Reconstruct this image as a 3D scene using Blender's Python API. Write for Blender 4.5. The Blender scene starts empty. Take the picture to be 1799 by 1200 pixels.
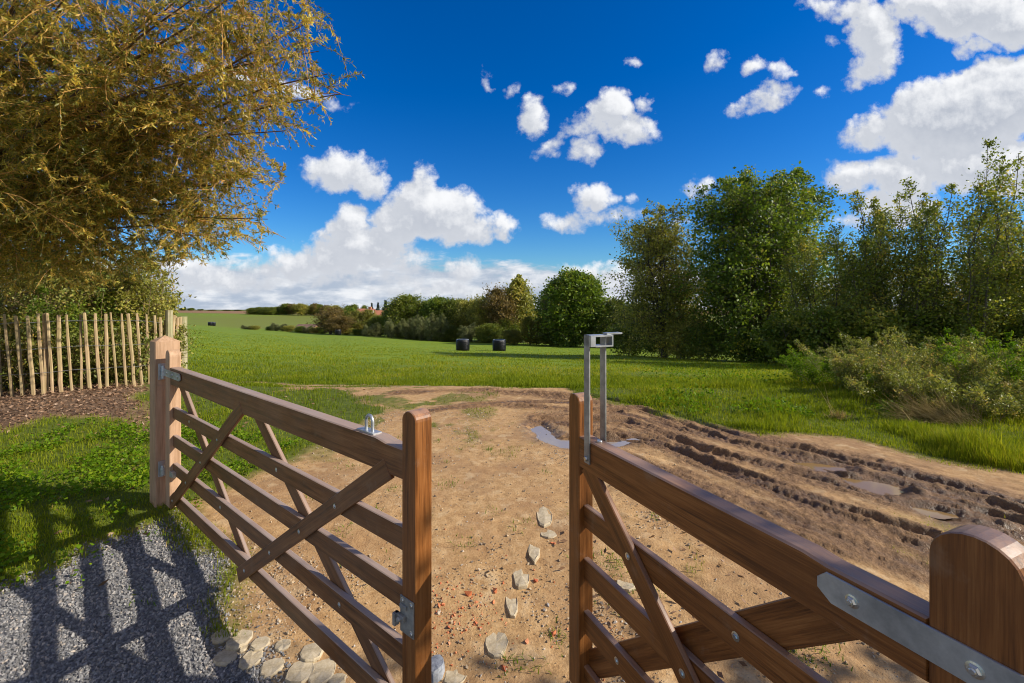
import bpy, math, random
import numpy as np

# ------------------------------------------------------------------ camera, world, sun
C = bpy.context.scene.collection
S = bpy.context.scene
H = 1.6                     # eye height
F = 800.0                   # focal length in pixels of an 1799 wide frame
CX, HZ = 899.5, 522.0       # vanishing column, horizon row

cam_d = bpy.data.cameras.new('camera'); cam = bpy.data.objects.new('camera', cam_d); C.objects.link(cam)
cam.location = (0, 0, H); cam.rotation_euler = (math.pi/2, 0, 0)
cam_d.sensor_width = 36.0; cam_d.lens = 36.0*F/1799
cam_d.shift_y = -(600-HZ)/1799
cam_d.clip_start = 0.05; cam_d.clip_end = 4000
S.camera = cam

SUN_TO = np.array([1.62, -0.20, 1.0]); SUN_TO /= np.linalg.norm(SUN_TO)
EL = math.asin(SUN_TO[2]); AZ = math.atan2(SUN_TO[0], SUN_TO[1])
sd = bpy.data.lights.new('sun', 'SUN'); sun = bpy.data.objects.new('sun', sd); C.objects.link(sun)
sd.energy = 5.0; sd.angle = math.radians(0.55); sd.color = (1.0, 0.92, 0.79)
from mathutils import Vector
sun.rotation_euler = Vector(SUN_TO).to_track_quat('Z', 'Y').to_euler()
sun.location = (20, -2, 20)

S.view_settings.view_transform = 'Standard'; S.view_settings.look = 'None'
S.view_settings.exposure = 0.35; S.view_settings.gamma = 1.0
S.render.engine = 'CYCLES'
S.cycles.use_denoising = True
S.cycles.max_bounces = 8; S.cycles.transparent_max_bounces = 8
S.cycles.sample_clamp_indirect = 6.0
S.cycles.filter_width = 1.05

# clouds: (column, row, radius x, radius y, turn in degrees) as seen along +Y, stored as directions
CLOUDS = [
 (600,298,66,34,0),(650,318,36,26,-25),
 (746,325,24,36,0),(762,372,80,50,0),(705,392,52,40,0),(812,402,58,32,0),(880,400,28,22,0),(846,368,14,24,20),
 (615,392,38,38,0),(640,432,88,38,0),(588,452,62,34,0),(700,455,58,20,0),(520,470,60,26,0),
 (812,475,34,22,0),(845,497,9,7,0),
 (1045,348,36,28,0),(1000,386,50,17,0),(1080,382,42,16,0),(1112,347,12,12,0),
 (1075,190,34,36,0),(1098,222,54,28,-15),(1040,212,52,22,15),(1030,258,30,20,30),(965,258,36,14,35),(1135,185,18,16,0),
 (935,204,26,32,0),(990,156,18,13,10),(1110,113,16,11,0),(895,160,14,10,20),(853,140,8,16,0),
 (1330,118,26,18,0),(1350,172,46,20,20),(1300,186,26,14,30),(1375,128,18,18,30),(1446,162,20,11,0),(1258,110,18,12,50),(1468,72,14,10,0),
 (1537,58,40,72,15),(1532,124,50,26,30),(1505,14,60,22,0),(1450,4,40,16,0),
 (1700,15,110,50,0),(1640,4,80,36,0),(1722,82,44,20,0),(1790,40,70,46,0),
 (1705,195,160,66,12),(1560,226,84,30,12),(1800,165,130,56,0),(1650,262,100,36,-20),(1760,292,150,52,0),
 (1500,312,46,28,0),(1590,305,70,40,0),(1575,362,70,34,0),(1495,392,36,16,0),
 (1228,330,30,16,20),(1187,384,20,10,0),
 (510,160,95,16,-14),(420,130,60,16,-10),
 (480,478,90,18,0),(560,488,44,16,0),(390,492,130,22,0),(330,470,70,18,0),(690,488,90,15,0),(770,510,120,16,0),
 (920,494,52,16,0),(1025,482,46,20,0),(1080,492,52,26,0),(1140,505,60,20,0),(1240,500,80,24,0),
]
def build_world():
    w = bpy.data.worlds.new('World'); S.world = w; w.use_nodes = True
    # --- cloud field as a node group: vector in, thickness out
    g = bpy.data.node_groups.new('cloud_field', 'ShaderNodeTree')
    g.interface.new_socket('Vector', in_out='INPUT', socket_type='NodeSocketVector')
    g.interface.new_socket('Field', in_out='OUTPUT', socket_type='NodeSocketFloat')
    n, l = g.nodes, g.links
    gi = n.new('NodeGroupInput'); go = n.new('NodeGroupOutput')
    nz = n.new('ShaderNodeTexNoise'); nz.inputs['Scale'].default_value = 13; nz.inputs['Detail'].default_value = 6; nz.inputs['Roughness'].default_value = 0.56
    l.new(gi.outputs[0], nz.inputs['Vector'])
    sub = n.new('ShaderNodeVectorMath'); sub.operation = 'SUBTRACT'; sub.inputs[1].default_value = (.5, .5, .5)
    l.new(nz.outputs['Color'], sub.inputs[0])
    sc = n.new('ShaderNodeVectorMath'); sc.operation = 'SCALE'; sc.inputs['Scale'].default_value = 0.075
    l.new(sub.outputs[0], sc.inputs[0])
    ad = n.new('ShaderNodeVectorMath'); ad.operation = 'ADD'
    l.new(gi.outputs[0], ad.inputs[0]); l.new(sc.outputs[0], ad.inputs[1])
    sx = n.new('ShaderNodeSeparateXYZ'); l.new(ad.outputs[0], sx.inputs[0])
    def triple(o):
        c = n.new('ShaderNodeCombineXYZ')
        for i in range(3): l.new(o, c.inputs[i])
        return c.outputs[0]
    def vm(op, a, b, c=None):
        m = n.new('ShaderNodeVectorMath'); m.operation = op
        for i, v in enumerate((a, b, c)):
            if v is None: continue
            if hasattr(v, 'is_linked'): l.new(v, m.inputs[i])
            else: m.inputs[i].default_value = tuple(float(q) for q in v)
        return m.outputs[0]
    A, B = triple(sx.outputs['X']), triple(sx.outputs['Y'])
    # three ellipses at a time, one per vector component; the running maximum is the field
    cl = np.array([((cx-CX)/F, (HZ-cy)/F, rx*1.2/F, ry*1.2/F, math.radians(rot)) for cx, cy, rx, ry, rot in CLOUDS])
    while len(cl) % 3: cl = np.vstack([cl, cl[-1]])
    prev = None
    for i in range(0, len(cl), 3):
        a0, b0, rx, ry, ro = cl[i:i+3].T; c, s_ = np.cos(ro), np.sin(ro); k = np.minimum(rx, ry)*.5
        Ai = A if prev is None else vm('MULTIPLY_ADD', prev, (1e-6, 1e-6, 1e-6), A)
        U = vm('MULTIPLY_ADD', Ai, c/rx, vm('MULTIPLY_ADD', B, s_/rx, -(a0*c+b0*s_)/rx)) if prev is None else vm('ADD', vm('MULTIPLY_ADD', Ai, c/rx, -(a0*c+b0*s_)/rx), vm('MULTIPLY', B, s_/rx))
        Vv = vm('ADD', vm('MULTIPLY_ADD', Ai, -s_/ry, (a0*s_-b0*c)/ry), vm('MULTIPLY', B, c/ry))
        D2 = vm('MULTIPLY_ADD', U, U, vm('MULTIPLY', Vv, Vv))
        Fi = vm('MULTIPLY_ADD', D2, -k, k)
        prev = Fi if prev is None else vm('MAXIMUM', prev, Fi)
    s3 = n.new('ShaderNodeSeparateXYZ'); l.new(prev, s3.inputs[0])
    mm = n.new('ShaderNodeMath'); mm.operation = 'MAXIMUM'; l.new(s3.outputs[0], mm.inputs[0]); l.new(s3.outputs[1], mm.inputs[1])
    prev = n.new('ShaderNodeMath'); prev.operation = 'MAXIMUM'; l.new(mm.outputs[0], prev.inputs[0]); l.new(s3.outputs[2], prev.inputs[1])
    n2 = n.new('ShaderNodeTexNoise'); n2.inputs['Scale'].default_value = 30; n2.inputs['Detail'].default_value = 5; n2.inputs['Roughness'].default_value = 0.6
    l.new(gi.outputs[0], n2.inputs['Vector'])
    m2 = n.new('ShaderNodeMath'); m2.operation = 'MULTIPLY_ADD'; m2.inputs[1].default_value = 0.036; m2.inputs[2].default_value = -0.0175
    l.new(n2.outputs[0], m2.inputs[0])
    fin = n.new('ShaderNodeMath'); fin.operation = 'ADD'
    l.new(prev.outputs[0], fin.inputs[0]); l.new(m2.outputs[0], fin.inputs[1]); l.new(fin.outputs[0], go.inputs[0])

    nt = w.node_tree; n, l = nt.nodes, nt.links; n.clear()
    def math_(op, a=None, b=None, c=None, clamp=False):
        m = n.new('ShaderNodeMath'); m.operation = op; m.use_clamp = clamp
        for i, v in enumerate((a, b, c)):
            if v is None: continue
            if hasattr(v, 'is_linked'): l.new(v, m.inputs[i])
            else: m.inputs[i].default_value = v
        return m.outputs[0]
    def smooth(v, lo, hi):
        m = n.new('ShaderNodeMapRange'); m.interpolation_type = 'SMOOTHSTEP'
        m.inputs['From Min'].default_value = lo; m.inputs['From Max'].default_value = hi
        l.new(v, m.inputs['Value']); return m.outputs['Result']
    out = n.new('ShaderNodeOutputWorld'); bg = n.new('ShaderNodeBackground'); bg.inputs['Strength'].default_value = 0.088
    l.new(bg.outputs[0], out.inputs[0])
    sky = n.new('ShaderNodeTexSky'); sky.sky_type = 'NISHITA'; sky.sun_disc = False
    sky.sun_elevation = EL; sky.sun_rotation = AZ; sky.altitude = 0; sky.air_density = 1.0; sky.dust_density = 0.3; sky.ozone_density = 2.5
    hs = n.new('ShaderNodeHueSaturation'); hs.inputs['Saturation'].default_value = 1.5; hs.inputs['Value'].default_value = 1.0
    l.new(sky.outputs[0], hs.inputs['Color'])
    tint = n.new('ShaderNodeMix'); tint.data_type = 'RGBA'; tint.blend_type = 'MULTIPLY'; tint.inputs[0].default_value = 1.0
    l.new(hs.outputs[0], tint.inputs[6]); tint.inputs[7].default_value = (0.50, 0.84, 1.20, 1)
    tc = n.new('ShaderNodeTexCoord')
    sp = n.new('ShaderNodeSeparateXYZ'); l.new(tc.outputs['Generated'], sp.inputs[0])
    yy = math_('MAXIMUM', sp.outputs['Y'], 0.06)
    a = math_('DIVIDE', sp.outputs['X'], yy); b = math_('DIVIDE', sp.outputs['Z'], yy)
    cv = n.new('ShaderNodeCombineXYZ'); l.new(a, cv.inputs[0]); l.new(b, cv.inputs[1])
    g1 = n.new('ShaderNodeGroup'); g1.node_tree = g; l.new(cv.outputs[0], g1.inputs[0])
    up = n.new('ShaderNodeVectorMath'); up.operation = 'ADD'; up.inputs[1].default_value = (0.018, 0.03, 0)
    l.new(cv.outputs[0], up.inputs[0])
    g2 = n.new('ShaderNodeGroup'); g2.node_tree = g; l.new(up.outputs[0], g2.inputs[0])
    # low broken layer towards the horizon
    st = n.new('ShaderNodeVectorMath'); st.operation = 'MULTIPLY'; st.inputs[1].default_value = (1.0, 3.4, 1.0); l.new(cv.outputs[0], st.inputs[0])
    ln_ = n.new('ShaderNodeTexNoise'); ln_.inputs['Scale'].default_value = 7; ln_.inputs['Detail'].default_value = 8; ln_.inputs['Roughness'].default_value = 0.58
    l.new(st.outputs[0], ln_.inputs['Vector'])
    low_h = math_('MULTIPLY', smooth(b, 0.135, 0.02), smooth(b, -0.10, -0.06))                     # 1 at the horizon, 0 high up
    left = smooth(a, 0.35, -0.25)
    lowv = math_('MULTIPLY_ADD', low_h, math_('MULTIPLY_ADD', left, 0.26, 0.38), -0.72)
    lowf = math_('ADD', lowv, ln_.outputs[0])
    low_a = smooth(lowf, 0.0, 0.22)
    front = smooth(sp.outputs['Y'], 0.06, 0.16)
    al = math_('MULTIPLY', smooth(g1.outputs[0], 0.0, 0.017), front)
    low_a = math_('MULTIPLY', low_a, front)
    # light side of each cloud
    df = math_('SUBTRACT', g1.outputs[0], g2.outputs[0])
    lit = smooth(df, -0.020, 0.034)
    thick = smooth(g1.outputs[0], 0.075, 0.0)
    lit = math_('MAXIMUM', lit, math_('MULTIPLY', thick, 0.45))
    cc = n.new('ShaderNodeMix'); cc.data_type = 'RGBA'; l.new(lit, cc.inputs[0])
    cc.inputs[6].default_value = (3.7, 4.1, 4.9, 1); cc.inputs[7].default_value = (8.6, 8.7, 8.9, 1)
    lc = n.new('ShaderNodeMix'); lc.data_type = 'RGBA'; l.new(smooth(ln_.outputs[0], 0.42, 0.66), lc.inputs[0])
    lc.inputs[6].default_value = (4.0, 4.7, 5.8, 1); lc.inputs[7].default_value = (8.0, 8.2, 8.5, 1)
    x1 = n.new('ShaderNodeMix'); x1.data_type = 'RGBA'; l.new(low_a, x1.inputs[0]); l.new(tint.outputs[2], x1.inputs[6]); l.new(lc.outputs[2], x1.inputs[7])
    x2 = n.new('ShaderNodeMix'); x2.data_type = 'RGBA'; l.new(al, x2.inputs[0]); l.new(x1.outputs[2], x2.inputs[6]); l.new(cc.outputs[2], x2.inputs[7])
    # broken white cloud added in the unseen sky behind and above, as neutral fill light
    nb_ = n.new('ShaderNodeTexNoise'); nb_.inputs['Scale'].default_value = 2.6; nb_.inputs['Detail'].default_value = 6; nb_.inputs['Roughness'].default_value = 0.55
    l.new(tc.outputs['Generated'], nb_.inputs['Vector'])
    ba = math_('MULTIPLY', smooth(nb_.outputs[0], 0.48, 0.57), smooth(sp.outputs['Y'], 0.50, 0.25))
    x3 = n.new('ShaderNodeMix'); x3.data_type = 'RGBA'; l.new(ba, x3.inputs[0]); l.new(x2.outputs[2], x3.inputs[6]); x3.inputs[7].default_value = (6.6, 6.1, 5.5, 1)
    l.new(x3.outputs[2], bg.inputs['Color'])
    w.cycles.sampling_method = 'MANUAL'; w.cycles.sample_map_resolution = 512
build_world()

# ------------------------------------------------------------------ helpers
rng = np.random.default_rng(7)

def mesh_np(name, V, faces, mat, parent=None, smooth=False, fattr=None, vattr=None):
    """faces: list of int arrays (n,k).  fattr: {name: per-face floats}; vattr: {name: (nv,3) or (nv,)}"""
    V = np.asarray(V, dtype=np.float32)
    me = bpy.data.meshes.new(name)
    nv = len(V); me.vertices.add(nv); me.vertices.foreach_set('co', V.ravel())
    faces = [np.asarray(f, dtype=np.int32) for f in faces if len(f)]
    tot = np.concatenate([np.full(len(f), f.shape[1], np.int32) for f in faces])
    idx = np.concatenate([f.ravel() for f in faces])
    me.loops.add(len(idx)); me.loops.foreach_set('vertex_index', idx)
    me.polygons.add(len(tot))
    st = np.zeros(len(tot), np.int32); st[1:] = np.cumsum(tot)[:-1]
    me.polygons.foreach_set('loop_start', st)
    if smooth: me.polygons.foreach_set('use_smooth', np.ones(len(tot), bool))
    else: me.polygons.foreach_set('use_smooth', np.zeros(len(tot), bool))
    for k, v in (fattr or {}).items():
        a = me.attributes.new(k, 'FLOAT', 'FACE'); a.data.foreach_set('value', np.asarray(v, np.float32))
    for k, v in (vattr or {}).items():
        v = np.asarray(v, np.float32)
        if v.ndim == 2: a = me.attributes.new(k, 'FLOAT_VECTOR', 'POINT'); a.data.foreach_set('vector', v.ravel())
        else: a = me.attributes.new(k, 'FLOAT', 'POINT'); a.data.foreach_set('value', v)
    me.update(calc_edges=True)
    if mat: me.materials.append(mat)
    o = bpy.data.objects.new(name, me); C.objects.link(o)
    if parent: o.parent = parent
    return o

class Geo:
    """collects several shapes into one mesh (with a grain attribute)"""
    def __init__(s): s.V = []; s.F = {3: [], 4: []}; s.N = []; s.G = []; s.n = 0
    def add(s, V, faces, grain=None):
        V = np.asarray(V, float)
        for f in faces:
            f = list(f)
            if len(f) in (3, 4): s.F[len(f)].append([i+s.n for i in f])
            else: s.N.append([i+s.n for i in f])
        s.V.append(V); s.G.append(V.copy() if grain is None else np.asarray(grain, float)); s.n += len(V)
    def build(s, name, mat, parent=None, smooth=False):
        fs = [np.array(s.F[k]) for k in (3, 4) if s.F[k]] + [np.array([f]) for f in s.N]
        return mesh_np(name, np.concatenate(s.V), fs, mat, parent, smooth, vattr={'grain': np.concatenate(s.G)})

def inset(P, c):
    """inset a convex counter-clockwise polygon by c"""
    P = np.asarray(P, float); n = len(P); out = []
    for i in range(n):
        a, b, d = P[i-1], P[i], P[(i+1) % n]
        e1 = (b-a)/np.linalg.norm(b-a); e2 = (d-b)/np.linalg.norm(d-b)
        n1 = np.array([-e1[1], e1[0]]); n2 = np.array([-e2[1], e2[0]])
        m = n1+n2; m /= max(np.dot(m, m), 1e-6); out.append(b + m*2*c*0.5*1.0*1.0*np.dot(n1, n1)*1.0)
    return np.array(out)

def ccw(P):
    P = np.asarray(P, float); x, y = P[:, 0], P[:, 1]
    return P if np.sum(x*np.roll(y, -1)-np.roll(x, -1)*y) > 0 else P[::-1]

def prism(geo, poly, y0, y1, ch=0.004, along=(1, 0), axes='xz'):
    """outline in the (x, z) plane, extruded between y0 and y1 with chamfered edges"""
    P = ccw(poly); n = len(P); Q = inset(P, ch) if ch else P
    rings = [(Q, y0), (P, y0+ch), (P, y1-ch), (Q, y1)] if ch else [(P, y0), (P, y1)]
    V = []
    for R, y in rings:
        for p in R: V.append((p[0], y, p[1]) if axes == 'xz' else (p[0], p[1], y))
    F_ = []
    m = len(rings)
    for k in range(m-1):
        for i in range(n):
            j = (i+1) % n
            q = [k*n+i, k*n+j, (k+1)*n+j, (k+1)*n+i]
            F_.append(q if axes != 'xz' else q)
    F_.append(list(range(n))[::-1] if axes != 'xz' else list(range(n)))
    top = [(m-1)*n+i for i in range(n)]
    F_.append(top if axes != 'xz' else top[::-1])
    if axes == 'xz': F_ = [f if i >= len(F_)-2 else f for i, f in enumerate(F_)]
    V = np.array(V); al = np.array(along, float); al /= np.linalg.norm(al)
    if axes == 'xz':
        u = V[:, 0]*al[0]+V[:, 2]*al[1]; v = -V[:, 0]*al[1]+V[:, 2]*al[0]; w = V[:, 1]
    else:
        u = V[:, 0]*al[0]+V[:, 1]*al[1]; v = -V[:, 0]*al[1]+V[:, 1]*al[0]; w = V[:, 2]
    off = rng.uniform(-20, 20, 3)
    geo.add(V, F_, np.stack([u, v, w], 1)+off)

def fix(o):
    """outward normals"""
    import bmesh
    bm = bmesh.new(); bm.from_mesh(o.data); bmesh.ops.recalc_face_normals(bm, faces=bm.faces); bm.to_mesh(o.data); bm.free()
    return o

def tubes(P, R, sides=4):
    """P (n,k,3) polylines, R (n,k) radii -> V, quads"""
    P = np.asarray(P, float); R = np.asarray(R, float); n, k, _ = P.shape
    T = np.gradient(P, axis=1); T /= np.linalg.norm(T, axis=2, keepdims=True)+1e-9
    ref = np.where(np.abs(T[..., 2:3]) > 0.9, np.array([1., 0, 0]), np.array([0, 0, 1.]))
    A = np.cross(T, ref); A /= np.linalg.norm(A, axis=2, keepdims=True)+1e-9
    B = np.cross(T, A)
    ang = np.arange(sides)*2*math.pi/sides
    V = P[:, :, None, :] + R[:, :, None, None]*(A[:, :, None, :]*np.cos(ang)[None, None, :, None] + B[:, :, None, :]*np.sin(ang)[None, None, :, None])
    ids = np.arange(n*k*sides).reshape(n, k, sides)
    a = ids[:, :-1, :]; b = np.roll(a, -1, axis=2); d = ids[:, 1:, :]; c = np.roll(d, -1, axis=2)
    Q = np.stack([a, b, c, d], -1).reshape(-1, 4)
    return V.reshape(-1, 3), Q

def join(parts):
    """[(V,F4)] -> V, F4"""
    Vs, Fs, o = [], [], 0
    for V, F_ in parts:
        Vs.append(V); Fs.append(F_+o); o += len(V)
    return np.concatenate(Vs), np.concatenate(Fs)

def unit(v): return v/(np.linalg.norm(v, axis=-1, keepdims=True)+1e-9)

def leaves(P, D, L, Wd, fold=0.0):
    """leaf quads: point P, direction D, length L, width Wd"""
    n = len(P); D = unit(D); r = unit(rng.normal(size=(n, 3))); Sd = unit(np.cross(D, r)); Nn = np.cross(D, Sd)
    L = np.broadcast_to(L, (n,))[:, None]; Wd = np.broadcast_to(Wd, (n,))[:, None]
    b = P; t = P+D*L + Nn*L*0.12; m = P+D*L*0.45
    l_ = m+Sd*Wd*.5+Nn*Wd*.15; r_ = m-Sd*Wd*.5+Nn*Wd*.15
    V = np.stack([b, l_, t, r_], 1).reshape(-1, 3)
    return V, np.arange(4*n).reshape(n, 4)

_lat = np.random.default_rng(3).uniform(-1, 1, (256, 256))
def vnoise(x, y):
    xi = np.floor(x).astype(int); yi = np.floor(y).astype(int); fx = x-xi; fy = y-yi
    fx = fx*fx*(3-2*fx); fy = fy*fy*(3-2*fy)
    g = lambda i, j: _lat[i & 255, j & 255]
    return (g(xi, yi)*(1-fx)+g(xi+1, yi)*fx)*(1-fy)+(g(xi, yi+1)*(1-fx)+g(xi+1, yi+1)*fx)*fy
def fbm(x, y, octv=4, gain=.5):
    s = 0; a = 1; t = 0
    for k in range(octv):
        s = s+a*vnoise(x*2**k+17.3*k, y*2**k+9.1*k); t += a; a *= gain
    return s/t
def sstep(a, b, x):
    t = np.clip((x-a)/(b-a), 0, 1); return t*t*(3-2*t)

def zgate(Y):              # the drive falls gently from the gate towards the lane
    return -.26*np.tanh(.18*np.log1p(np.exp(np.clip((3.15-Y)/.22, -40, 40)))*.22/.26)
def G2(px, py):            # picture point on the ground by the gate -> ground X, Y
    Y = H*F/(py-HZ)
    for _ in range(12): Y = (H-float(zgate(Y)))*F/(py-HZ)
    return ((px-CX)/F*Y, Y)
def WX(px, Y): return (px-CX)/F*Y
def WZ(py, Y): return H-(py-HZ)*Y/F

def thing(name, label, cat, loc=(0, 0, 0), rz=0, group=None):
    o = bpy.data.objects.new(name, None); C.objects.link(o)
    o.location = loc; o.rotation_euler = (0, 0, rz); o.empty_display_size = .2
    o['label'] = label; o['category'] = cat
    if group: o['group'] = group
    return o
def tag(o, label, cat, group=None):
    o['label'] = label; o['category'] = cat
    if group: o['group'] = group
    return o
def copy_tree(o, parent=None):
    c = o.copy(); C.objects.link(c)
    if parent: c.parent = parent
    for ch in list(o.children): copy_tree(ch, c)
    return c

# ------------------------------------------------------------------ materials
def new_mat(name):
    m = bpy.data.materials.new(name); m.use_nodes = True
    nt = m.node_tree; n = nt.nodes; l = nt.links
    return m, n, l, n['Principled BSDF'], n['Material Output']
def ramp(n, stops, interp='LINEAR'):
    r = n.new('ShaderNodeValToRGB'); cr = r.color_ramp; cr.interpolation = interp
    while len(cr.elements) < len(stops): cr.elements.new(0.5)
    for e, (p, c) in zip(cr.elements, stops): e.position = p; e.color = (*c, 1)
    return r
def noise(n, l, vec, scale, detail=4, rough=.55):
    t = n.new('ShaderNodeTexNoise'); t.inputs['Scale'].default_value = scale; t.inputs['Detail'].default_value = detail; t.inputs['Roughness'].default_value = rough
    if vec is not None: l.new(vec, t.inputs['Vector'])
    return t.outputs[0]
def mixc(n, l, f, a, b, mode='MIX'):
    m = n.new('ShaderNodeMix'); m.data_type = 'RGBA'; m.blend_type = mode
    for i, v in ((0, f), (6, a), (7, b)):
        if hasattr(v, 'is_linked'): l.new(v, m.inputs[i])
        else: m.inputs[i].default_value = v if i == 0 else (*v, 1)
    return m.outputs[2]
def mth(n, l, op, a, b=None, clamp=False):
    m = n.new('ShaderNodeMath'); m.operation = op; m.use_clamp = clamp
    for i, v in ((0, a), (1, b)):
        if v is None: continue
        if hasattr(v, 'is_linked'): l.new(v, m.inputs[i])
        else: m.inputs[i].default_value = v
    return m.outputs[0]
def srange(n, l, v, lo, hi):
    m = n.new('ShaderNodeMapRange'); m.interpolation_type = 'SMOOTHSTEP'
    m.inputs['From Min'].default_value = lo; m.inputs['From Max'].default_value = hi
    l.new(v, m.inputs['Value']); return m.outputs['Result']
def bump(n, l, h, strength, dist, bs):
    b = n.new('ShaderNodeBump'); b.inputs['Strength'].default_value = strength; b.inputs['Distance'].default_value = dist
    l.new(h, b.inputs['Height']); l.new(b.outputs[0], bs.inputs['Normal']); return b
def attr(n, name):
    a = n.new('ShaderNodeAttribute'); a.attribute_name = name; return a

def wood_mat(name, dark, mid, light, rough=.5, spec=.35, weather=None, wf=0.0, top=0.0):
    m, n, l, bs, o = new_mat(name)
    g = attr(n, 'grain').outputs['Vector']
    mp = n.new('ShaderNodeMapping'); mp.inputs['Scale'].default_value = (1.6, 26, 26); l.new(g, mp.inputs['Vector'])
    f1 = noise(n, l, mp.outputs[0], 1.6, 8, .62)
    mp2 = n.new('ShaderNodeMapping'); mp2.inputs['Scale'].default_value = (5, 180, 180); l.new(g, mp2.inputs['Vector'])
    f2 = noise(n, l, mp2.outputs[0], 1.5, 5, .6)
    f3 = noise(n, l, g, 4.5, 4, .6)
    h = mth(n, l, 'ADD', mth(n, l, 'MULTIPLY', f1, .62), mth(n, l, 'MULTIPLY', f2, .38))
    r = ramp(n, [(.37, dark), (.5, mid), (.65, light)]); l.new(h, r.inputs[0])
    col = r.outputs[0]
    col = mixc(n, l, mth(n, l, 'MULTIPLY', srange(n, l, f3, .35, .7), .45), col, tuple(c*.62 for c in mid))
    if weather:
        wn = noise(n, l, g, 2.4, 5, .65)
        col = mixc(n, l, mth(n, l, 'MULTIPLY', srange(n, l, wn, .35, .62), wf), col, weather)
    if top:      # upward faces painted paler, for sky light on them as well as weathering
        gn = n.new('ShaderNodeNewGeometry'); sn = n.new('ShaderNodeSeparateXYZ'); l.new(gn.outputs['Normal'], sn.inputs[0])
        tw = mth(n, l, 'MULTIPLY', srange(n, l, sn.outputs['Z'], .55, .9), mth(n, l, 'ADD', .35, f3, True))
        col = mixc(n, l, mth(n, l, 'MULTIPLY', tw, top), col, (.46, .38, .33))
    ds = noise(n, l, g, 9, 5, .7)      # dust and handling marks
    col = mixc(n, l, mth(n, l, 'MULTIPLY', srange(n, l, ds, .56, .72), .22), col, (.34, .25, .17))
    l.new(col, bs.inputs['Base Color'])
    bs.inputs['Roughness'].default_value = rough; bs.inputs['Specular IOR Level'].default_value = spec
    rr = n.new('ShaderNodeMapRange'); rr.inputs['To Min'].default_value = rough-.1; rr.inputs['To Max'].default_value = rough+.2
    l.new(f1, rr.inputs['Value']); l.new(rr.outputs[0], bs.inputs['Roughness'])
    bump(n, l, h, .35, .003, bs)
    return m
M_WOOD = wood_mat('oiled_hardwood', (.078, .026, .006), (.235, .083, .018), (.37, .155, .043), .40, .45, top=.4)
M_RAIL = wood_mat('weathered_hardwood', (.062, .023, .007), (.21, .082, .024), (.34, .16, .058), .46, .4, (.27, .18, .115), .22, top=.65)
M_POST = wood_mat('pale_hardwood', (.34, .20, .11), (.50, .315, .19), (.58, .39, .25), .6, .2)
M_PALE = wood_mat('chestnut_pale', (.25, .16, .085), (.47, .33, .19), (.60, .46, .29), .7, .12, (.30, .26, .11), .4)
M_OLDP = wood_mat('grey_old_post', (.13, .11, .07), (.40, .34, .23), (.58, .52, .38), .8, .1, (.24, .25, .08), .5)

def metal_mat(name, c0, c1, rough, metallic=.85):
    m, n, l, bs, o = new_mat(name)
    tc = n.new('ShaderNodeTexCoord')
    f = noise(n, l, tc.outputs['Object'], 38, 5, .65); f2 = noise(n, l, tc.outputs['Object'], 9, 3, .5)
    r = ramp(n, [(.35, c0), (.65, c1)]); l.new(mth(n, l, 'ADD', mth(n, l, 'MULTIPLY', f, .5), mth(n, l, 'MULTIPLY', f2, .5)), r.inputs[0])
    l.new(r.outputs[0], bs.inputs['Base Color']); bs.inputs['Metallic'].default_value = metallic
    rr = n.new('ShaderNodeMapRange'); rr.inputs['To Min'].default_value = rough-.1; rr.inputs['To Max'].default_value = rough+.15
    l.new(f2, rr.inputs['Value']); l.new(rr.outputs[0], bs.inputs['Roughness'])
    bump(n, l, f, .12, .001, bs)
    return m
M_GALV = metal_mat('galvanised_steel', (.36, .38, .40), (.62, .64, .66), .42)
M_GALVD = metal_mat('dull_galvanised_steel', (.25, .25, .24), (.50, .50, .47), .55, .7)
M_ZINC = metal_mat('bright_zinc_bolt', (.5, .5, .46), (.8, .8, .76), .28, .95)

def leaf_mat(name, stops, trans=.35, rough=.45, spec=.3, tgain=1.5):
    m, n, l, bs, o = new_mat(name)
    a = attr(n, 'rnd')
    r = ramp(n, stops); l.new(a.outputs['Fac'], r.inputs[0])
    l.new(r.outputs[0], bs.inputs['Base Color']); bs.inputs['Roughness'].default_value = rough; bs.inputs['Specular IOR Level'].default_value = spec
    t = n.new('ShaderNodeBsdfTranslucent')
    gm = mixc(n, l, 1.0, r.outputs[0], (tgain*1.05, tgain, tgain*.55), 'MULTIPLY'); l.new(gm, t.inputs['Color'])
    mx = n.new('ShaderNodeMixShader'); mx.inputs[0].default_value = trans
    l.new(bs.outputs[0], mx.inputs[1]); l.new(t.outputs[0], mx.inputs[2]); l.new(mx.outputs[0], o.inputs['Surface'])
    return m
L_WILLOW = leaf_mat('willow_leaf', [(0, (0.1, 0.117, 0.019)), (0.4, (0.248, 0.237, 0.041)), (0.68, (0.595, 0.378, 0.067)), (1, (0.675, 0.622, 0.15))], .50, .36, .45)
L_GREEN = leaf_mat('green_leaf', [(0, (0.06, 0.103, 0.011)), (0.5, (0.131, 0.198, 0.018)), (0.85, (0.242, 0.285, 0.032)), (1, (0.383, 0.317, 0.038))], .36)
L_OLIVE = leaf_mat('olive_leaf', [(0, (0.152, 0.166, 0.032)), (0.5, (0.306, 0.305, 0.055)), (1, (0.583, 0.465, 0.092))], .33)
L_ALDER = leaf_mat('alder_leaf', [(0, (0.092, 0.13, 0.018)), (0.5, (0.198, 0.239, 0.034)), (0.85, (0.367, 0.333, 0.052)), (1, (0.597, 0.428, 0.071))], .36, .42, .32)
L_YELLOW = leaf_mat('yellowing_leaf', [(0, (0.1, 0.117, 0.017)), (0.5, (0.186, 0.191, 0.03)), (1, (0.343, 0.259, 0.041))], .3)
L_BROWN = leaf_mat('turning_leaf', [(0, (0.09, 0.078, 0.022)), (0.5, (0.18, 0.132, 0.036)), (1, (0.3, 0.192, 0.054))], .28)
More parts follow.
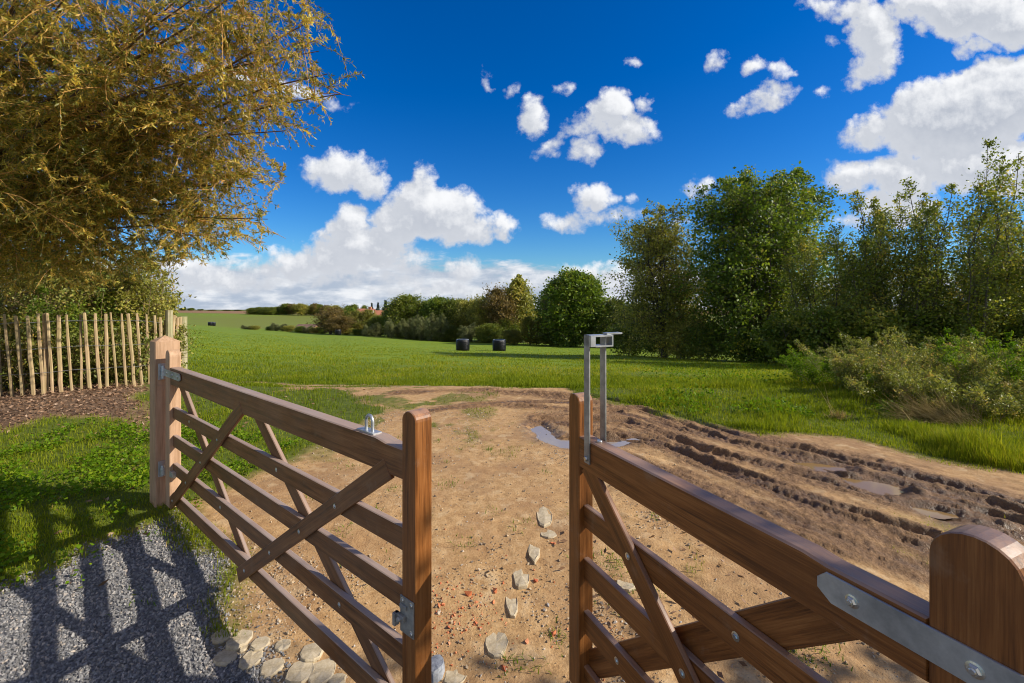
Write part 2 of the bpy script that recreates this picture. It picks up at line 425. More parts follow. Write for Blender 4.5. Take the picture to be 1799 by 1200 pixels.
L_DARK = leaf_mat('dark_leaf', [(0, (0.068, 0.108, 0.011)), (0.5, (0.137, 0.182, 0.019)), (1, (0.299, 0.278, 0.033))], .3)
L_CONIF = leaf_mat('conifer_needles', [(0, (.012, .026, .014)), (1, (.03, .055, .024))], .1)
L_SAGE = leaf_mat('grey_willow_leaf', [(0, (0.101, 0.117, 0.045)), (0.5, (0.172, 0.193, 0.073)), (1, (0.273, 0.261, 0.101))], .25)
L_HEDGE = leaf_mat('hedge_leaf', [(0, (0.068, 0.101, 0.018)), (0.45, (0.166, 0.186, 0.034)), (0.75, (0.344, 0.259, 0.057)), (1, (0.524, 0.331, 0.081))], .36)
L_WEED = leaf_mat('weed_leaf', [(0, (0.116, 0.147, 0.027)), (0.5, (0.231, 0.26, 0.05)), (0.8, (0.347, 0.307, 0.077)), (1, (0.462, 0.307, 0.109))], .36)
L_GRASS = leaf_mat('grass_blade', [(0, (0.09, 0.136, 0.008)), (0.45, (0.204, 0.254, 0.012)), (0.8, (0.359, 0.336, 0.027)), (1, (0.555, 0.336, 0.117))], .4, .6, .08)
L_CLOVER = leaf_mat('weed_clump_leaf', [(0, (0.063, 0.14, 0.005)), (0.6, (0.138, 0.235, 0.008)), (1, (0.251, 0.3, 0.015))], .4, .5, .12)
L_DRY = leaf_mat('dry_grass', [(0, (.22, .17, .06)), (.5, (.36, .27, .11)), (1, (.50, .40, .20))], .25, .6, .2)
L_LITTER = leaf_mat('fallen_leaf', [(0, (.09, .05, .03)), (.4, (.20, .115, .065)), (.75, (.34, .21, .13)), (1, (.50, .36, .26))], .1, .6, .2)

def bark_mat(name, a, b, scale=14):
    m, n, l, bs, o = new_mat(name)
    tc = n.new('ShaderNodeTexCoord')
    mp = n.new('ShaderNodeMapping'); mp.inputs['Scale'].default_value = (1, 1, .25); l.new(tc.outputs['Object'], mp.inputs['Vector'])
    f = noise(n, l, mp.outputs[0], scale, 6, .65)
    r = ramp(n, [(.35, a), (.65, b)]); l.new(f, r.inputs[0]); l.new(r.outputs[0], bs.inputs['Base Color'])
    bs.inputs['Roughness'].default_value = .85; bump(n, l, f, .5, .02, bs)
    return m
B_GREY = bark_mat('grey_bark', (.05, .042, .03), (.15, .125, .085))
B_TWIG = bark_mat('willow_twig_bark', (.42, .20, .04), (.66, .37, .11), 5)
B_LIMB = bark_mat('willow_bark', (.07, .04, .016), (.20, .12, .05))
B_STEM = bark_mat('dry_stem', (.13, .09, .045), (.30, .22, .11), 6)

def stone_mat(name, a, b, c):
    m, n, l, bs, o = new_mat(name)
    tc = n.new('ShaderNodeTexCoord')
    f = noise(n, l, tc.outputs['Object'], 22, 6, .65); f2 = noise(n, l, tc.outputs['Object'], 90, 3, .6)
    r = ramp(n, [(.3, a), (.5, b), (.7, c)]); l.new(mth(n, l, 'ADD', mth(n, l, 'MULTIPLY', f, .7), mth(n, l, 'MULTIPLY', f2, .3)), r.inputs[0])
    l.new(r.outputs[0], bs.inputs['Base Color']); bs.inputs['Roughness'].default_value = .85
    bump(n, l, f, .5, .006, bs)
    return m
M_SAND = stone_mat('yellow_sandstone', (.31, .24, .14), (.45, .365, .235), (.56, .475, .335))
M_GREYS = stone_mat('grey_bluestone', (.16, .17, .19), (.30, .32, .35), (.42, .43, .45))
def chip_mat(name, stops):
    m, n, l, bs, o = new_mat(name)
    a = attr(n, 'rnd'); r = ramp(n, stops); l.new(a.outputs['Fac'], r.inputs[0])
    tc = n.new('ShaderNodeTexCoord'); f = noise(n, l, tc.outputs['Object'], 120, 3, .6)
    l.new(mixc(n, l, .5, r.outputs[0], mixc(n, l, f, (.35, .35, .35), (1.5, 1.5, 1.5)), 'MULTIPLY'), bs.inputs['Base Color'])
    bs.inputs['Roughness'].default_value = .7
    return m
M_CHIP = chip_mat('grey_gravel', [(0, (.11, .108, .108)), (.5, (.20, .196, .195)), (.85, (.31, .30, .29)), (1, (.44, .37, .30))])
M_CHIPT = chip_mat('mixed_chippings', [(0, (.16, .13, .10)), (.4, (.36, .27, .17)), (.8, (.50, .38, .24)), (1, (.42, .40, .38))])
M_BRICK = chip_mat('brick_rubble', [(0, (.42, .10, .035)), (.6, (.56, .17, .06)), (1, (.62, .26, .12))])

# ------------------------------------------------------------------ terrain
UN = np.array([-1.3, -.9, -.71, -.59, -.4, -.1, .15, .55, 1.0, 1.4])
YN = np.array([8., 20, 48, 85, 120, 200, 400, 900])
DT = np.array([      # rows: u; columns: Y ; how far below the horizon row the ground lies, in picture pixels
 [160, 92, 62, 52, 47, 40, 27, 21],
 [160, 92, 62, 52, 47, 40, 27, 21],
 [160, 96, 65, 55.5, 51, 43, 28, 22],
 [160, 101, 72, 62, 57, 48, 30, 22],
 [160, 106, 81, 70, 64, 53, 32, 22],
 [160, 112, 94, 79, 70, 58, 32, 22],
 [160, 116, 97, 83, 73, 58, 32, 22],
 [160, 122, 101, 82, 70, 55, 32, 22],
 [160, 122, 98, 78, 65, 50, 32, 22],
 [160, 119, 90, 75, 64, 50, 32, 22]], float)
def cr1(p, t):
    return .5*((2*p[1])+(-p[0]+p[2])*t+(2*p[0]-5*p[1]+4*p[2]-p[3])*t*t+(-p[0]+3*p[1]-3*p[2]+p[3])*t**3)
def terr0(X, Y):
    X = np.asarray(X, float); Y = np.asarray(Y, float)
    Yc = np.clip(Y, 8, 900); u = np.clip(X/Yc, -1.3, 1.4)
    fy = np.interp(np.log(Yc), np.log(YN), np.arange(len(YN))); iy = np.clip(fy.astype(int), 0, len(YN)-2); ty = fy-iy
    fu = np.interp(u, UN, np.arange(len(UN))); iu = np.clip(fu.astype(int), 0, len(UN)-2); tu = fu-iu
    tu = tu*tu*(3-2*tu)
    cl = lambda i: np.clip(i, 0, len(YN)-1)
    def row(r): return cr1([DT[r, cl(iy-1)], DT[r, iy], DT[r, iy+1], DT[r, cl(iy+2)]], ty)
    D = row(iu)*(1-tu)+row(iu+1)*tu
    z = H-D*Yc/F
    z = np.where(Y < 8, zgate(np.maximum(Y, 0)), z)
    z = np.where(Y > 900, H-22*900/F-(Y-900)*.03, z)
    z = z + .16*np.exp(-((X+6.6)/2.0)**2-((Y-6.9)/1.6)**2)          # bank along the paling fence
    return z

def poly_sd(P, X, Y):
    """signed distance to polygon, positive inside"""
    P = np.asarray(P, float); n = len(P); d = np.full(X.shape, 1e9); ins = np.zeros(X.shape, bool)
    for i in range(n):
        a = P[i]; b = P[(i+1) % n]; e = b-a
        t = np.clip(((X-a[0])*e[0]+(Y-a[1])*e[1])/(e@e), 0, 1)
        d = np.minimum(d, np.hypot(X-a[0]-t*e[0], Y-a[1]-t*e[1]))
        c = (a[1] > Y) != (b[1] > Y)
        with np.errstate(divide='ignore', invalid='ignore'):
            ins ^= c & (X < (b[0]-a[0])*(Y-a[1])/(b[1]-a[1]+1e-12)+a[0])
    return np.where(ins, d, -d)
def line_d(P, X, Y):
    P = np.asarray(P, float); d = np.full(X.shape, 1e9); s = np.zeros(X.shape); sg = np.zeros(X.shape); acc = 0
    for i in range(len(P)-1):
        a = P[i]; e = P[i+1]-a; L = np.hypot(*e)
        t = np.clip(((X-a[0])*e[0]+(Y-a[1])*e[1])/(e@e), 0, 1)
        dx = X-a[0]-t*e[0]; dy = Y-a[1]-t*e[1]; dd = np.hypot(dx, dy)
        m = dd < d; d = np.where(m, dd, d); s = np.where(m, acc+t*L, s); sg = np.where(m, np.sign(e[0]*dy-e[1]*dx), sg); acc += L
    return d, s, sg
DIRT = [G2(*p) for p in [(480,1200),(395,1090),(420,1000),(335,905),(335,885),(430,850),(530,795),(610,755),(680,722),(640,694),(540,682),(455,664),(390,640),(470,655),(600,660),(700,667),(860,667),(1000,688),(1130,714),(1280,752),(1480,768),(1600,795),(1799,832),(2100,890)]] + [(9, 3), (9, -8), (-.6, -8), (-.8, 1.2)]
GRAV = [G2(*p) for p in [(0,1035),(110,990),(250,922),(300,905),(360,950),(410,990),(395,1050),(375,1095),(430,1150),(500,1200)]] + [(-.75, 1.2), (-.6, -8), (-9, -8), (-9, 2.2)]
LITT = [G2(*p) for p in [(0,700),(150,690),(262,680),(268,770),(190,752),(90,748),(0,770)]] + [(-9, 4.6), (-9, 8.6), (-6.6, 8.4), (-5.2, 8.4)]
TRACKS = [
 ([(930,690),(1060,698),(1180,724),(1300,764),(1480,803),(1640,843),(1799,884),(2100,960)], .13, .050),
 ([(950,735),(1100,738),(1240,790),(1400,828),(1560,874),(1720,915),(1900,965)], .15, .055),
 ([(1010,720),(1130,720),(1290,775),(1450,812),(1600,850),(1760,890),(1950,940)], .12, .040),
 ([(1040,765),(1180,785),(1320,845),(1480,908),(1640,965),(1800,1030)], .13, .035),
 ([(1240,760),(1400,790),(1560,825),(1700,860),(1850,900)], .09, .035),
 ([(905,712),(1080,722),(1200,752),(1340,792),(1480,830),(1640,872),(1900,950)], .09, .035),
 ([(985,742),(1140,772),(1280,822),(1420,870),(1560,915),(1740,975)], .10, .035),
 ([(1100,800),(1240,850),(1380,908),(1520,965),(1640,1010)], .08, .018),
 ([(700,690),(850,684),(1000,700),(1120,712)], .10, .009),
 ([(760,720),(900,705),(1040,708)], .08, .008),
]
TRACKS = [([G2(*p) for p in t], w, d) for t, w, d in TRACKS]
PUDDLES = [  # ground polygons
 [G2(*p) for p in [(930,748),(950,742),(985,765),(1010,768),(1075,770),(1110,764),(1098,778),(1040,784),(985,782),(950,770)]],
 [G2(*p) for p in [(1478,832),(1520,836),(1582,848),(1590,862),(1545,862),(1495,848)]],
 [G2(*p) for p in [(1395,806),(1430,806),(1490,812),(1495,823),(1440,822)]],
 [G2(*p) for p in [(1600,885),(1640,888),(1690,902),(1650,905)]],
]
def weights(X, Y):
    nb = fbm(X*1.3, Y*1.3, 4)*.28+fbm(X*6, Y*6, 3)*.10
    near = (Y < 10) & (np.abs(X) < 12)
    d = np.full(X.shape, -5.); g = d.copy(); li = d.copy()
    if near.any():
        d[near] = poly_sd(DIRT, X[near], Y[near]); g[near] = poly_sd(GRAV, X[near], Y[near]); li[near] = poly_sd(LITT, X[near], Y[near])
    wd = sstep(-.12, .16, d+nb*(.8+2.6*sstep(5, 8.5, Y)*sstep(3, .5, X)))
    wg = sstep(-.10, .16, g+nb*.7)
    wl = sstep(-.12, .25, li+nb*1.2)
    mud = np.zeros(X.shape)
    if near.any():
        x, y = X[near], Y[near]; mm = np.zeros(x.shape)
        for P, w, dp in TRACKS:
            dd, s, sg = line_d(P, x, y); mm = np.maximum(mm, sstep(w*2.6, w*.7, dd+.12*fbm(x*3, y*3, 3)))
        mud[near] = mm
    mud = mud*wd
    grass = np.clip((1-wd)*(1-wg)*(1-wl), 0, 1)
    # worn turf with tufts towards the left side of the sandy patch
    patch = sstep(.06, .36, fbm(X*2.1+5, Y*2.1, 4)+.25*fbm(X*9, Y*9, 2))
    side = sstep(.6, -1.4, X-.0)*sstep(3.8, 5.4, Y)*(Y < 10)
    grass = np.maximum(grass, wd*patch*side*.85*(1-mud))
    p2 = sstep(.14, .42, fbm(X*1.7+11, Y*1.7+3, 4))*sstep(.3, .6, X)*sstep(3.6, 2.8, Y)
    grass = np.maximum(grass, wd*p2*.7*(1-mud))
    return wd, wg, wl, mud, grass

def terr(X, Y):
    """ground with its ruts, hollows and roughness"""
    X = np.asarray(X, float); Y = np.asarray(Y, float); z = terr0(X, Y)
    near = (Y > .3) & (Y < 10) & (np.abs(X) < 7)
    if near.any():
        x, y = X[near], Y[near]
        wd, wg, wl, mud, gr = weights(x, y)
        dz = .012*fbm(x*1.5, y*1.5, 4)*1.0 + .004*fbm(x*14, y*14, 2)*(1-wg)
        near_s = np.zeros(x.shape); near_d = np.full(x.shape, 9.)
        for P, w, dp in TRACKS:
            dd, s, sg = line_d(P, x, y); dd2 = dd+.05*fbm(x*3.5+3, y*3.5, 3)
            m_ = dd < np.abs(near_d); near_s = np.where(m_, s, near_s); near_d = np.where(m_, dd*sg, near_d)
            along = .25+1.1*np.clip(fbm(s*1.6+w*77, s*0+w*31, 3)+.35, 0, 1)
            rut = -dp*.95*np.exp(-(dd2/(w*.50))**4)
            berm = dp*.40*np.exp(-((dd2-w*.85)/(w*.25))**2)*np.clip(.4+1.6*fbm(x*6, y*6, 3), 0, 2)
            tread = .007*np.clip(np.sin((s+dd*.8*sg)*2*np.pi/.075+2.5*fbm(x*4, y*4, 2)), -.3, .7)*np.exp(-(dd2/(w*.6))**4)
            dz = dz+(rut+berm)*along+tread*sstep(-.15, .25, fbm(s*1.7, s*0+w*9, 2))
        dz = dz+mud*.024*fbm(near_s*1.3, near_d*19, 4, .62)
        clod = np.clip(fbm(x*13, y*13, 4, .65)-.10, 0, 1)
        dz = dz+mud*(.010*fbm(x*9, y*9, 4, .65)+.038*clod*sstep(-.1, .4, fbm(x*2.3, y*2.3+8, 2))+.012*fbm(x*30, y*30, 2))
        dry = wd*(1-mud)
        fine = sstep(0, .8, x)*sstep(8, 5, y)
        dz = dz+dry*fine*.010*fbm((x*.75+y*.6)*12, (x*.6-y*.75)*3, 3)
        pd = np.zeros(x.shape)
        for P in PUDDLES:
            sdv = poly_sd(P, x, y); k = sstep(-.10, .05, sdv+.05*fbm(x*7, y*7, 3)); pd = np.maximum(pd, k)
        dz = dz*(1-pd*.75)-.045*pd
        fade = sstep(.3, .9, y)*sstep(10, 8.5, y)*sstep(7, 6, np.abs(x))
        z[near] = z[near]+dz*fade
    return z
def gz(x, y): return float(terr(np.array([float(x)]), np.array([float(y)]))[0])

def axis(lo_f, hi_f, step, lo, hi, ratio=1.055):
    a = list(np.arange(lo_f, hi_f+1e-6, step)); s = step
    while a[-1] < hi: s *= ratio; a.append(a[-1]+s)
    s = step; b = [lo_f]
    while b[-1] > lo: s *= ratio; b.append(b[-1]-s)
    return np.array(b[1:][::-1]+a)
def build_ground():
    xs = axis(-4.2, 4.8, .017, -1500, 1500); ys = axis(1.2, 8.6, .017, -40, 2500)
    X, Y = np.meshgrid(xs, ys); Xf, Yf = X.ravel(), Y.ravel()
    Z = terr(Xf, Yf)
    far = Yf > 10
    Z = Z+np.where(far, .05*fbm(Xf*.5, Yf*.5, 3)*sstep(10, 14, Yf), 0)
    wd, wg, wl, mud, gr = weights(Xf, Yf)
    wet = np.zeros(len(Xf)); q = (Yf > 2) & (Yf < 9) & (np.abs(Xf) < 7)
    for P, w_, dp in TRACKS:
        dd, s_, sg = line_d(P, Xf[q], Yf[q]); wet[q] = np.maximum(wet[q], sstep(w_*1.0, w_*.35, dd+.05*fbm(Xf[q]*3.5+3, Yf[q]*3.5, 3))*sstep(-.25, .2, fbm(Xf[q]*1.9, Yf[q]*1.9+w_*50, 3)))
    for P in PUDDLES: wet[q] = np.maximum(wet[q], sstep(-.28, 0, poly_sd(P, Xf[q], Yf[q])+.06*fbm(Xf[q]*5, Yf[q]*5, 3)))
    nx, ny = len(xs), len(ys); ids = np.arange(nx*ny).reshape(ny, nx)
    Q = np.stack([ids[:-1, :-1], ids[:-1, 1:], ids[1:, 1:], ids[1:, :-1]], -1).reshape(-1, 4)
    m, n, l, bs, o = new_mat('ground_surface')
    geo_ = n.new('ShaderNodeNewGeometry'); pos = geo_.outputs['Position']
    A = {k: attr(n, k).outputs['Fac'] for k in ('w_dirt', 'w_gravel', 'w_litter', 'w_mud', 'w_grass', 'w_wet')}
    nA = noise(n, l, pos, 2.2, 6, .6); nB = noise(n, l, pos, 14, 6, .65); nC = noise(n, l, pos, 75, 4, .6)
    h = mth(n, l, 'ADD', mth(n, l, 'MULTIPLY', nB, .6), mth(n, l, 'MULTIPLY', nC, .4))
    rd = ramp(n, [(.32, (.25, .138, .058)), (.5, (.44, .27, .12)), (.68, (.56, .38, .195))]); l.new(h, rd.inputs[0])
    dirt = mixc(n, l, mth(n, l, 'MULTIPLY', srange(n, l, nA, .42, .68), .55), rd.outputs[0], (.34, .19, .085))
    nD = noise(n, l, pos, .9, 5, .65); nE = noise(n, l, pos, 6, 4, .6)
    dirt = mixc(n, l, mth(n, l, 'MULTIPLY', srange(n, l, nD, .48, .64), .62), dirt, (.26, .15, .075))
    dirt = mixc(n, l, mth(n, l, 'MULTIPLY', srange(n, l, nE, .55, .68), .45), dirt, (.58, .43, .25))
    rm = ramp(n, [(.3, (.09, .047, .020)), (.5, (.23, .130, .062)), (.72, (.40, .26, .145))]); l.new(h, rm.inputs[0])
    rg = ramp(n, [(.35, (.09, .09, .095)), (.6, (.22, .22, .225))]); l.new(nC, rg.inputs[0])
    rl = ramp(n, [(.35, (.05, .032, .02)), (.5, (.14, .085, .05)), (.66, (.28, .19, .12))]); l.new(h, rl.inputs[0])
    # turf, fields
    sy = n.new('ShaderNodeSeparateXYZ'); l.new(pos, sy.inputs[0])
    nF = noise(n, l, pos, .5, 6, .6); nG = noise(n, l, pos, 4, 5, .7)
    rf = ramp(n, [(.3, (.075, .13, .005)), (.5, (.145, .215, .008)), (.7, (.23, .275, .02))])
    l.new(mth(n, l, 'ADD', mth(n, l, 'MULTIPLY', nF, .45), mth(n, l, 'MULTIPLY', nG, .55)), rf.inputs[0])
    rs = ramp(n, [(.3, (.05, .075, .008)), (.7, (.13, .16, .018))]); l.new(nB, rs.inputs[0])
    grass = mixc(n, l, srange(n, l, sy.outputs['Y'], 9, 22), rs.outputs[0], rf.outputs[0])
    stub = mixc(n, l, nG, (.125, .17, .012), (.18, .18, .028))
    grass = mixc(n, l, mth(n, l, 'MULTIPLY', srange(n, l, sy.outputs['Y'], 128, 150), srange(n, l, noise(n, l, pos, .012, 3, .5), .36, .52)), grass, stub)
    plough = mixc(n, l, nG, (.20, .105, .045), (.30, .17, .08))
    grass = mixc(n, l, srange(n, l, sy.outputs['Y'], 415, 430), grass, plough)
    grass = mixc(n, l, srange(n, l, sy.outputs['Y'], 640, 660), grass, (.09, .12, .02))
    col = mixc(n, l, A['w_gravel'], dirt, rg.outputs[0])
    col = mixc(n, l, A['w_litter'], col, rl.outputs[0])
    col = mixc(n, l, A['w_mud'], col, rm.outputs[0])
    wetm = mth(n, l, 'MULTIPLY', A['w_wet'], srange(n, l, nB, .38, .60))
    col = mixc(n, l, mth(n, l, 'MULTIPLY', wetm, .8), col, (.085, .048, .026))
    col = mixc(n, l, A['w_grass'], col, grass)
    l.new(col, bs.inputs['Base Color'])
    wetn = mth(n, l, 'MAXIMUM', mth(n, l, 'MULTIPLY', mth(n, l, 'MULTIPLY', A['w_mud'], srange(n, l, nB, .62, .40)), .6), A['w_wet'])
    rr = n.new('ShaderNodeMapRange'); rr.inputs['To Min'].default_value = .9; rr.inputs['To Max'].default_value = .30
    l.new(wetn, rr.inputs['Value']); l.new(rr.outputs[0], bs.inputs['Roughness'])
    bs.inputs['Specular IOR Level'].default_value = .25
    nM = noise(n, l, pos, 34, 6, .7)
    hh = mth(n, l, 'ADD', h, mth(n, l, 'MULTIPLY', mth(n, l, 'MULTIPLY', A['w_mud'], nM), 2.2))
    bump(n, l, hh, .9, .013, bs)
    g = mesh_np('ground', np.stack([Xf, Yf, Z], 1), [Q], m, smooth=True,
                vattr={'w_dirt': wd, 'w_gravel': wg, 'w_litter': wl*(1-gr*.5), 'w_mud': mud, 'w_grass': gr, 'w_wet': wet})
    g['kind'] = 'structure'
    # puddles
    m, n, l, bs, o = new_mat('muddy_water')
    bs.inputs['Base Color'].default_value = (.24, .15, .06, 1); bs.inputs['Roughness'].default_value = .04; bs.inputs['Specular IOR Level'].default_value = .3
    m2, n2, l2, bs2, o2 = new_mat('still_water')
    bs2.inputs['Base Color'].default_value = (.30, .26, .23, 1); bs2.inputs['Roughness'].default_value = .08; bs2.inputs['Specular IOR Level'].default_value = .6
    for i, P in enumerate(PUDDLES):
        P = ccw(np.array(P)); c = P.mean(0)
        t_ = np.linspace(0, len(P), 72, endpoint=False); i0 = t_.astype(int); fr = (t_-i0)[:, None]; m_ = len(P)
        Q_ = cr1([P[(i0-1) % m_], P[i0], P[(i0+1) % m_], P[(i0+2) % m_]], fr)
        Pb = c+(Q_-c)*((1.10 if i == 0 else .88)+.22*fbm(Q_[:, 0]*7, Q_[:, 1]*7, 3)+.10*fbm(Q_[:, 0]*22, Q_[:, 1]*22, 2))[:, None]
        V = np.array([(p[0], p[1], -.036 if i == 0 else -.042) for p in Pb])
        o = mesh_np('puddle', V, [np.array([list(range(len(V)))])], m2 if i == 0 else m); o['kind'] = 'structure'
build_ground()

# ------------------------------------------------------------------ gates
def stile_poly(x0, x1, z0, z1, n=12):
    r = (x1-x0)/2; c = (x0+x1)/2; P = [(x0, z0), (x1, z0)]
    for k in range(n+1):
        a = math.pi*k/n; P.append((c+r*math.cos(a), z1-r*.92+r*.92*math.sin(a)))
    return P
def rect(x0, x1, z0, z1): return [(x0, z0), (x1, z0), (x1, z1), (x0, z1)]
def part(name, mat, parent, *prisms):
    g = Geo()
    for p in prisms: prism(g, *p[0:3], **p[3])
    return fix(g.build(name, mat, parent))
def brace_poly(p0, p1, w):
    p0 = np.array(p0, float); p1 = np.array(p1, float); d = (p1-p0)/np.linalg.norm(p1-p0); nn = np.array([-d[1], d[0]])*w/2
    return [p0+nn, p1+nn, p1-nn, p0-nn]
def disc(geo, c, axis_, r, h, n=10, dome=.4):
    c = np.array(c, float); ax = np.array(axis_, float); ax /= np.linalg.norm(ax)
    ref = np.array([0, 0, 1.]) if abs(ax[2]) < .9 else np.array([1., 0, 0])
    A = np.cross(ax, ref); A /= np.linalg.norm(A); B = np.cross(ax, A)
    V = []; F_ = []
    rings = [(r, -.002), (r, h*.6), (r*.75, h), ]
    for rr, hh in rings:
        for k in range(n):
            a = 2*math.pi*k/n; V.append(c+ax*hh+A*rr*math.cos(a)+B*rr*math.sin(a))
    for k in range(len(rings)-1):
        for i in range(n): j = (i+1) % n; F_.append([k*n+i, k*n+j, (k+1)*n+j, (k+1)*n+i])
    F_.append([(len(rings)-1)*n+i for i in range(n)]); F_.append([i for i in range(n)][::-1])
    geo.add(V, F_)
def box(geo, x0, x1, y0, y1, z0, z1, ch=.002): prism(geo, rect(x0, x1, z0, z1), y0, y1, ch=ch)
def bolt_part(parent, pts, axis_, r=.008, h=.006, name='bolt'):
    for p in pts:
        g = Geo(); disc(g, p, axis_, r*1.7, .0018, 14); disc(g, p, axis_, r, h, 6); fix(g.build(name, M_ZINC, parent))

def left_gate():
    L = 3.005; t = thing('field_gate', 'wide brown five bar timber gate with crossed braces and a metal hoop on top', 'gate', (-2.642, 3.471, 0), math.atan2(-.6377, .769))
    th = .072; xh = .11; xl = L-.075
    part('hanging_stile', M_POST, t, (stile_poly(0, xh, .02, 1.20), 0, th, dict(along=(0, 1))))
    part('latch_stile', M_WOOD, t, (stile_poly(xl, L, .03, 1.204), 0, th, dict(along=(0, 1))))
    # top rail: full depth, necked down where it enters the latch stile
    tr = [(xh, .945), (xl, .955), (xl, 1.062), (xl-.10, 1.064), (xl-.17, 1.074), (xh, 1.074)]
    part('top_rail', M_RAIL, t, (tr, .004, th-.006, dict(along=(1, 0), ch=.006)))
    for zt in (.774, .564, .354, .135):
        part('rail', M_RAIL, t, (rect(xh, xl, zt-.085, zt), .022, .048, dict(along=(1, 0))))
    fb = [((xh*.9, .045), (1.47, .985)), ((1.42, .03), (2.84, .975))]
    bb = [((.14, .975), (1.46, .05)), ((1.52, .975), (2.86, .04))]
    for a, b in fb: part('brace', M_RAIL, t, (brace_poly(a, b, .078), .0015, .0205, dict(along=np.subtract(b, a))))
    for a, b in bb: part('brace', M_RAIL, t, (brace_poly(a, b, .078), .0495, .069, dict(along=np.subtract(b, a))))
    pts = []
    for a, b in fb:
        for zr in (.73, .52, .31, .095):
            k = (zr-a[1])/(b[1]-a[1]); pts.append((a[0]+k*(b[0]-a[0]), .0015, zr))
    for a, b in bb:
        for zr in (.73, .52, .31):
            k = (zr-a[1])/(b[1]-a[1]); x = a[0]+k*(b[0]-a[0]); pts.append((x, .022, zr))
    bolt_part(t, pts, (0, -1, 0), .0065, .004)
    # top hinge strap with its knuckle
    g = Geo(); prism(g, [(-.03, 1.0), (.36, 1.0), (.385, 1.012), (.385, 1.043), (.36, 1.055), (-.03, 1.055)], -.006, .0, ch=.0015)
    hs = fix(g.build('hinge_strap', M_GALV, t))
    bolt_part(hs, [(.06, -.006, 1.028), (.20, -.006, 1.028), (.33, -.006, 1.028)], (0, -1, 0), .007, .006)
    g = Geo(); disc(g, (-.036, -.004, .98), (0, 0, 1), .017, .095, 14); box(g, -.066, -.058, -.03, .03, .965, 1.09); box(g, -.06, -.03, -.012, .004, .985, 1.07)
    fix(g.build('hinge_knuckle', M_GALV, t))
    g = Geo(); disc(g, (-.03, -.010, .235), (0, 0, 1), .015, .08, 14); box(g, -.066, -.058, -.03, .03, .22, .34); box(g, -.05, .0, -.014, -.002, .245, .30)
    fix(g.build('hinge_knuckle', M_GALV, t))
    g = Geo(); prism(g, [(.10, .255), (.18, .265), (.18, .30), (.10, .30)], .0, .06, ch=.0015)
    fix(g.build('lower_hinge_bracket', M_GALV, t))
    # hoop (staple) on top of the rail
    g = Geo(); x = 2.68
    box(g, x-.06, x+.055, .012, .052, 1.073, 1.079, .0015)
    hp = fix(g.build('staple_plate', M_GALV, t))
    k = 13; a = np.linspace(0, math.pi, k)
    P = [(x-.022, .032, 1.079)]+[(x-.022*math.cos(q), .032, 1.113+.024*math.sin(q)) for q in a]+[(x+.022, .032, 1.079)]
    V, Q = tubes(np.array([P]), np.full((1, len(P)), .0062), 8)
    mesh_np('hoop', V, [Q], M_GALV, hp, True)
    # latch plate low on the latch stile
    g = Geo(); box(g, xl-.005, xl+.07, -.005, 0, .43, .555)
    lp = fix(g.build('latch_plate', M_GALVD, t))
    bolt_part(lp, [(xl+.01, -.005, .542), (xl+.058, -.005, .542), (xl+.058, -.005, .445)], (0, -1, 0), .006, .004, 'screw')
    g = Geo(); box(g, xl-.02, xl+.03, -.018, -.005, .475, .495); box(g, xl-.022, xl-.008, -.026, -.005, .452, .495); box(g, xl, xl+.035, -.012, -.005, .515, .53); disc(g, (xl+.012, -.018, .485), (0, -1, 0), .009, .012, 12)
    fix(g.build('latch_bolt', M_GALVD, lp))
    return t
left_gate()

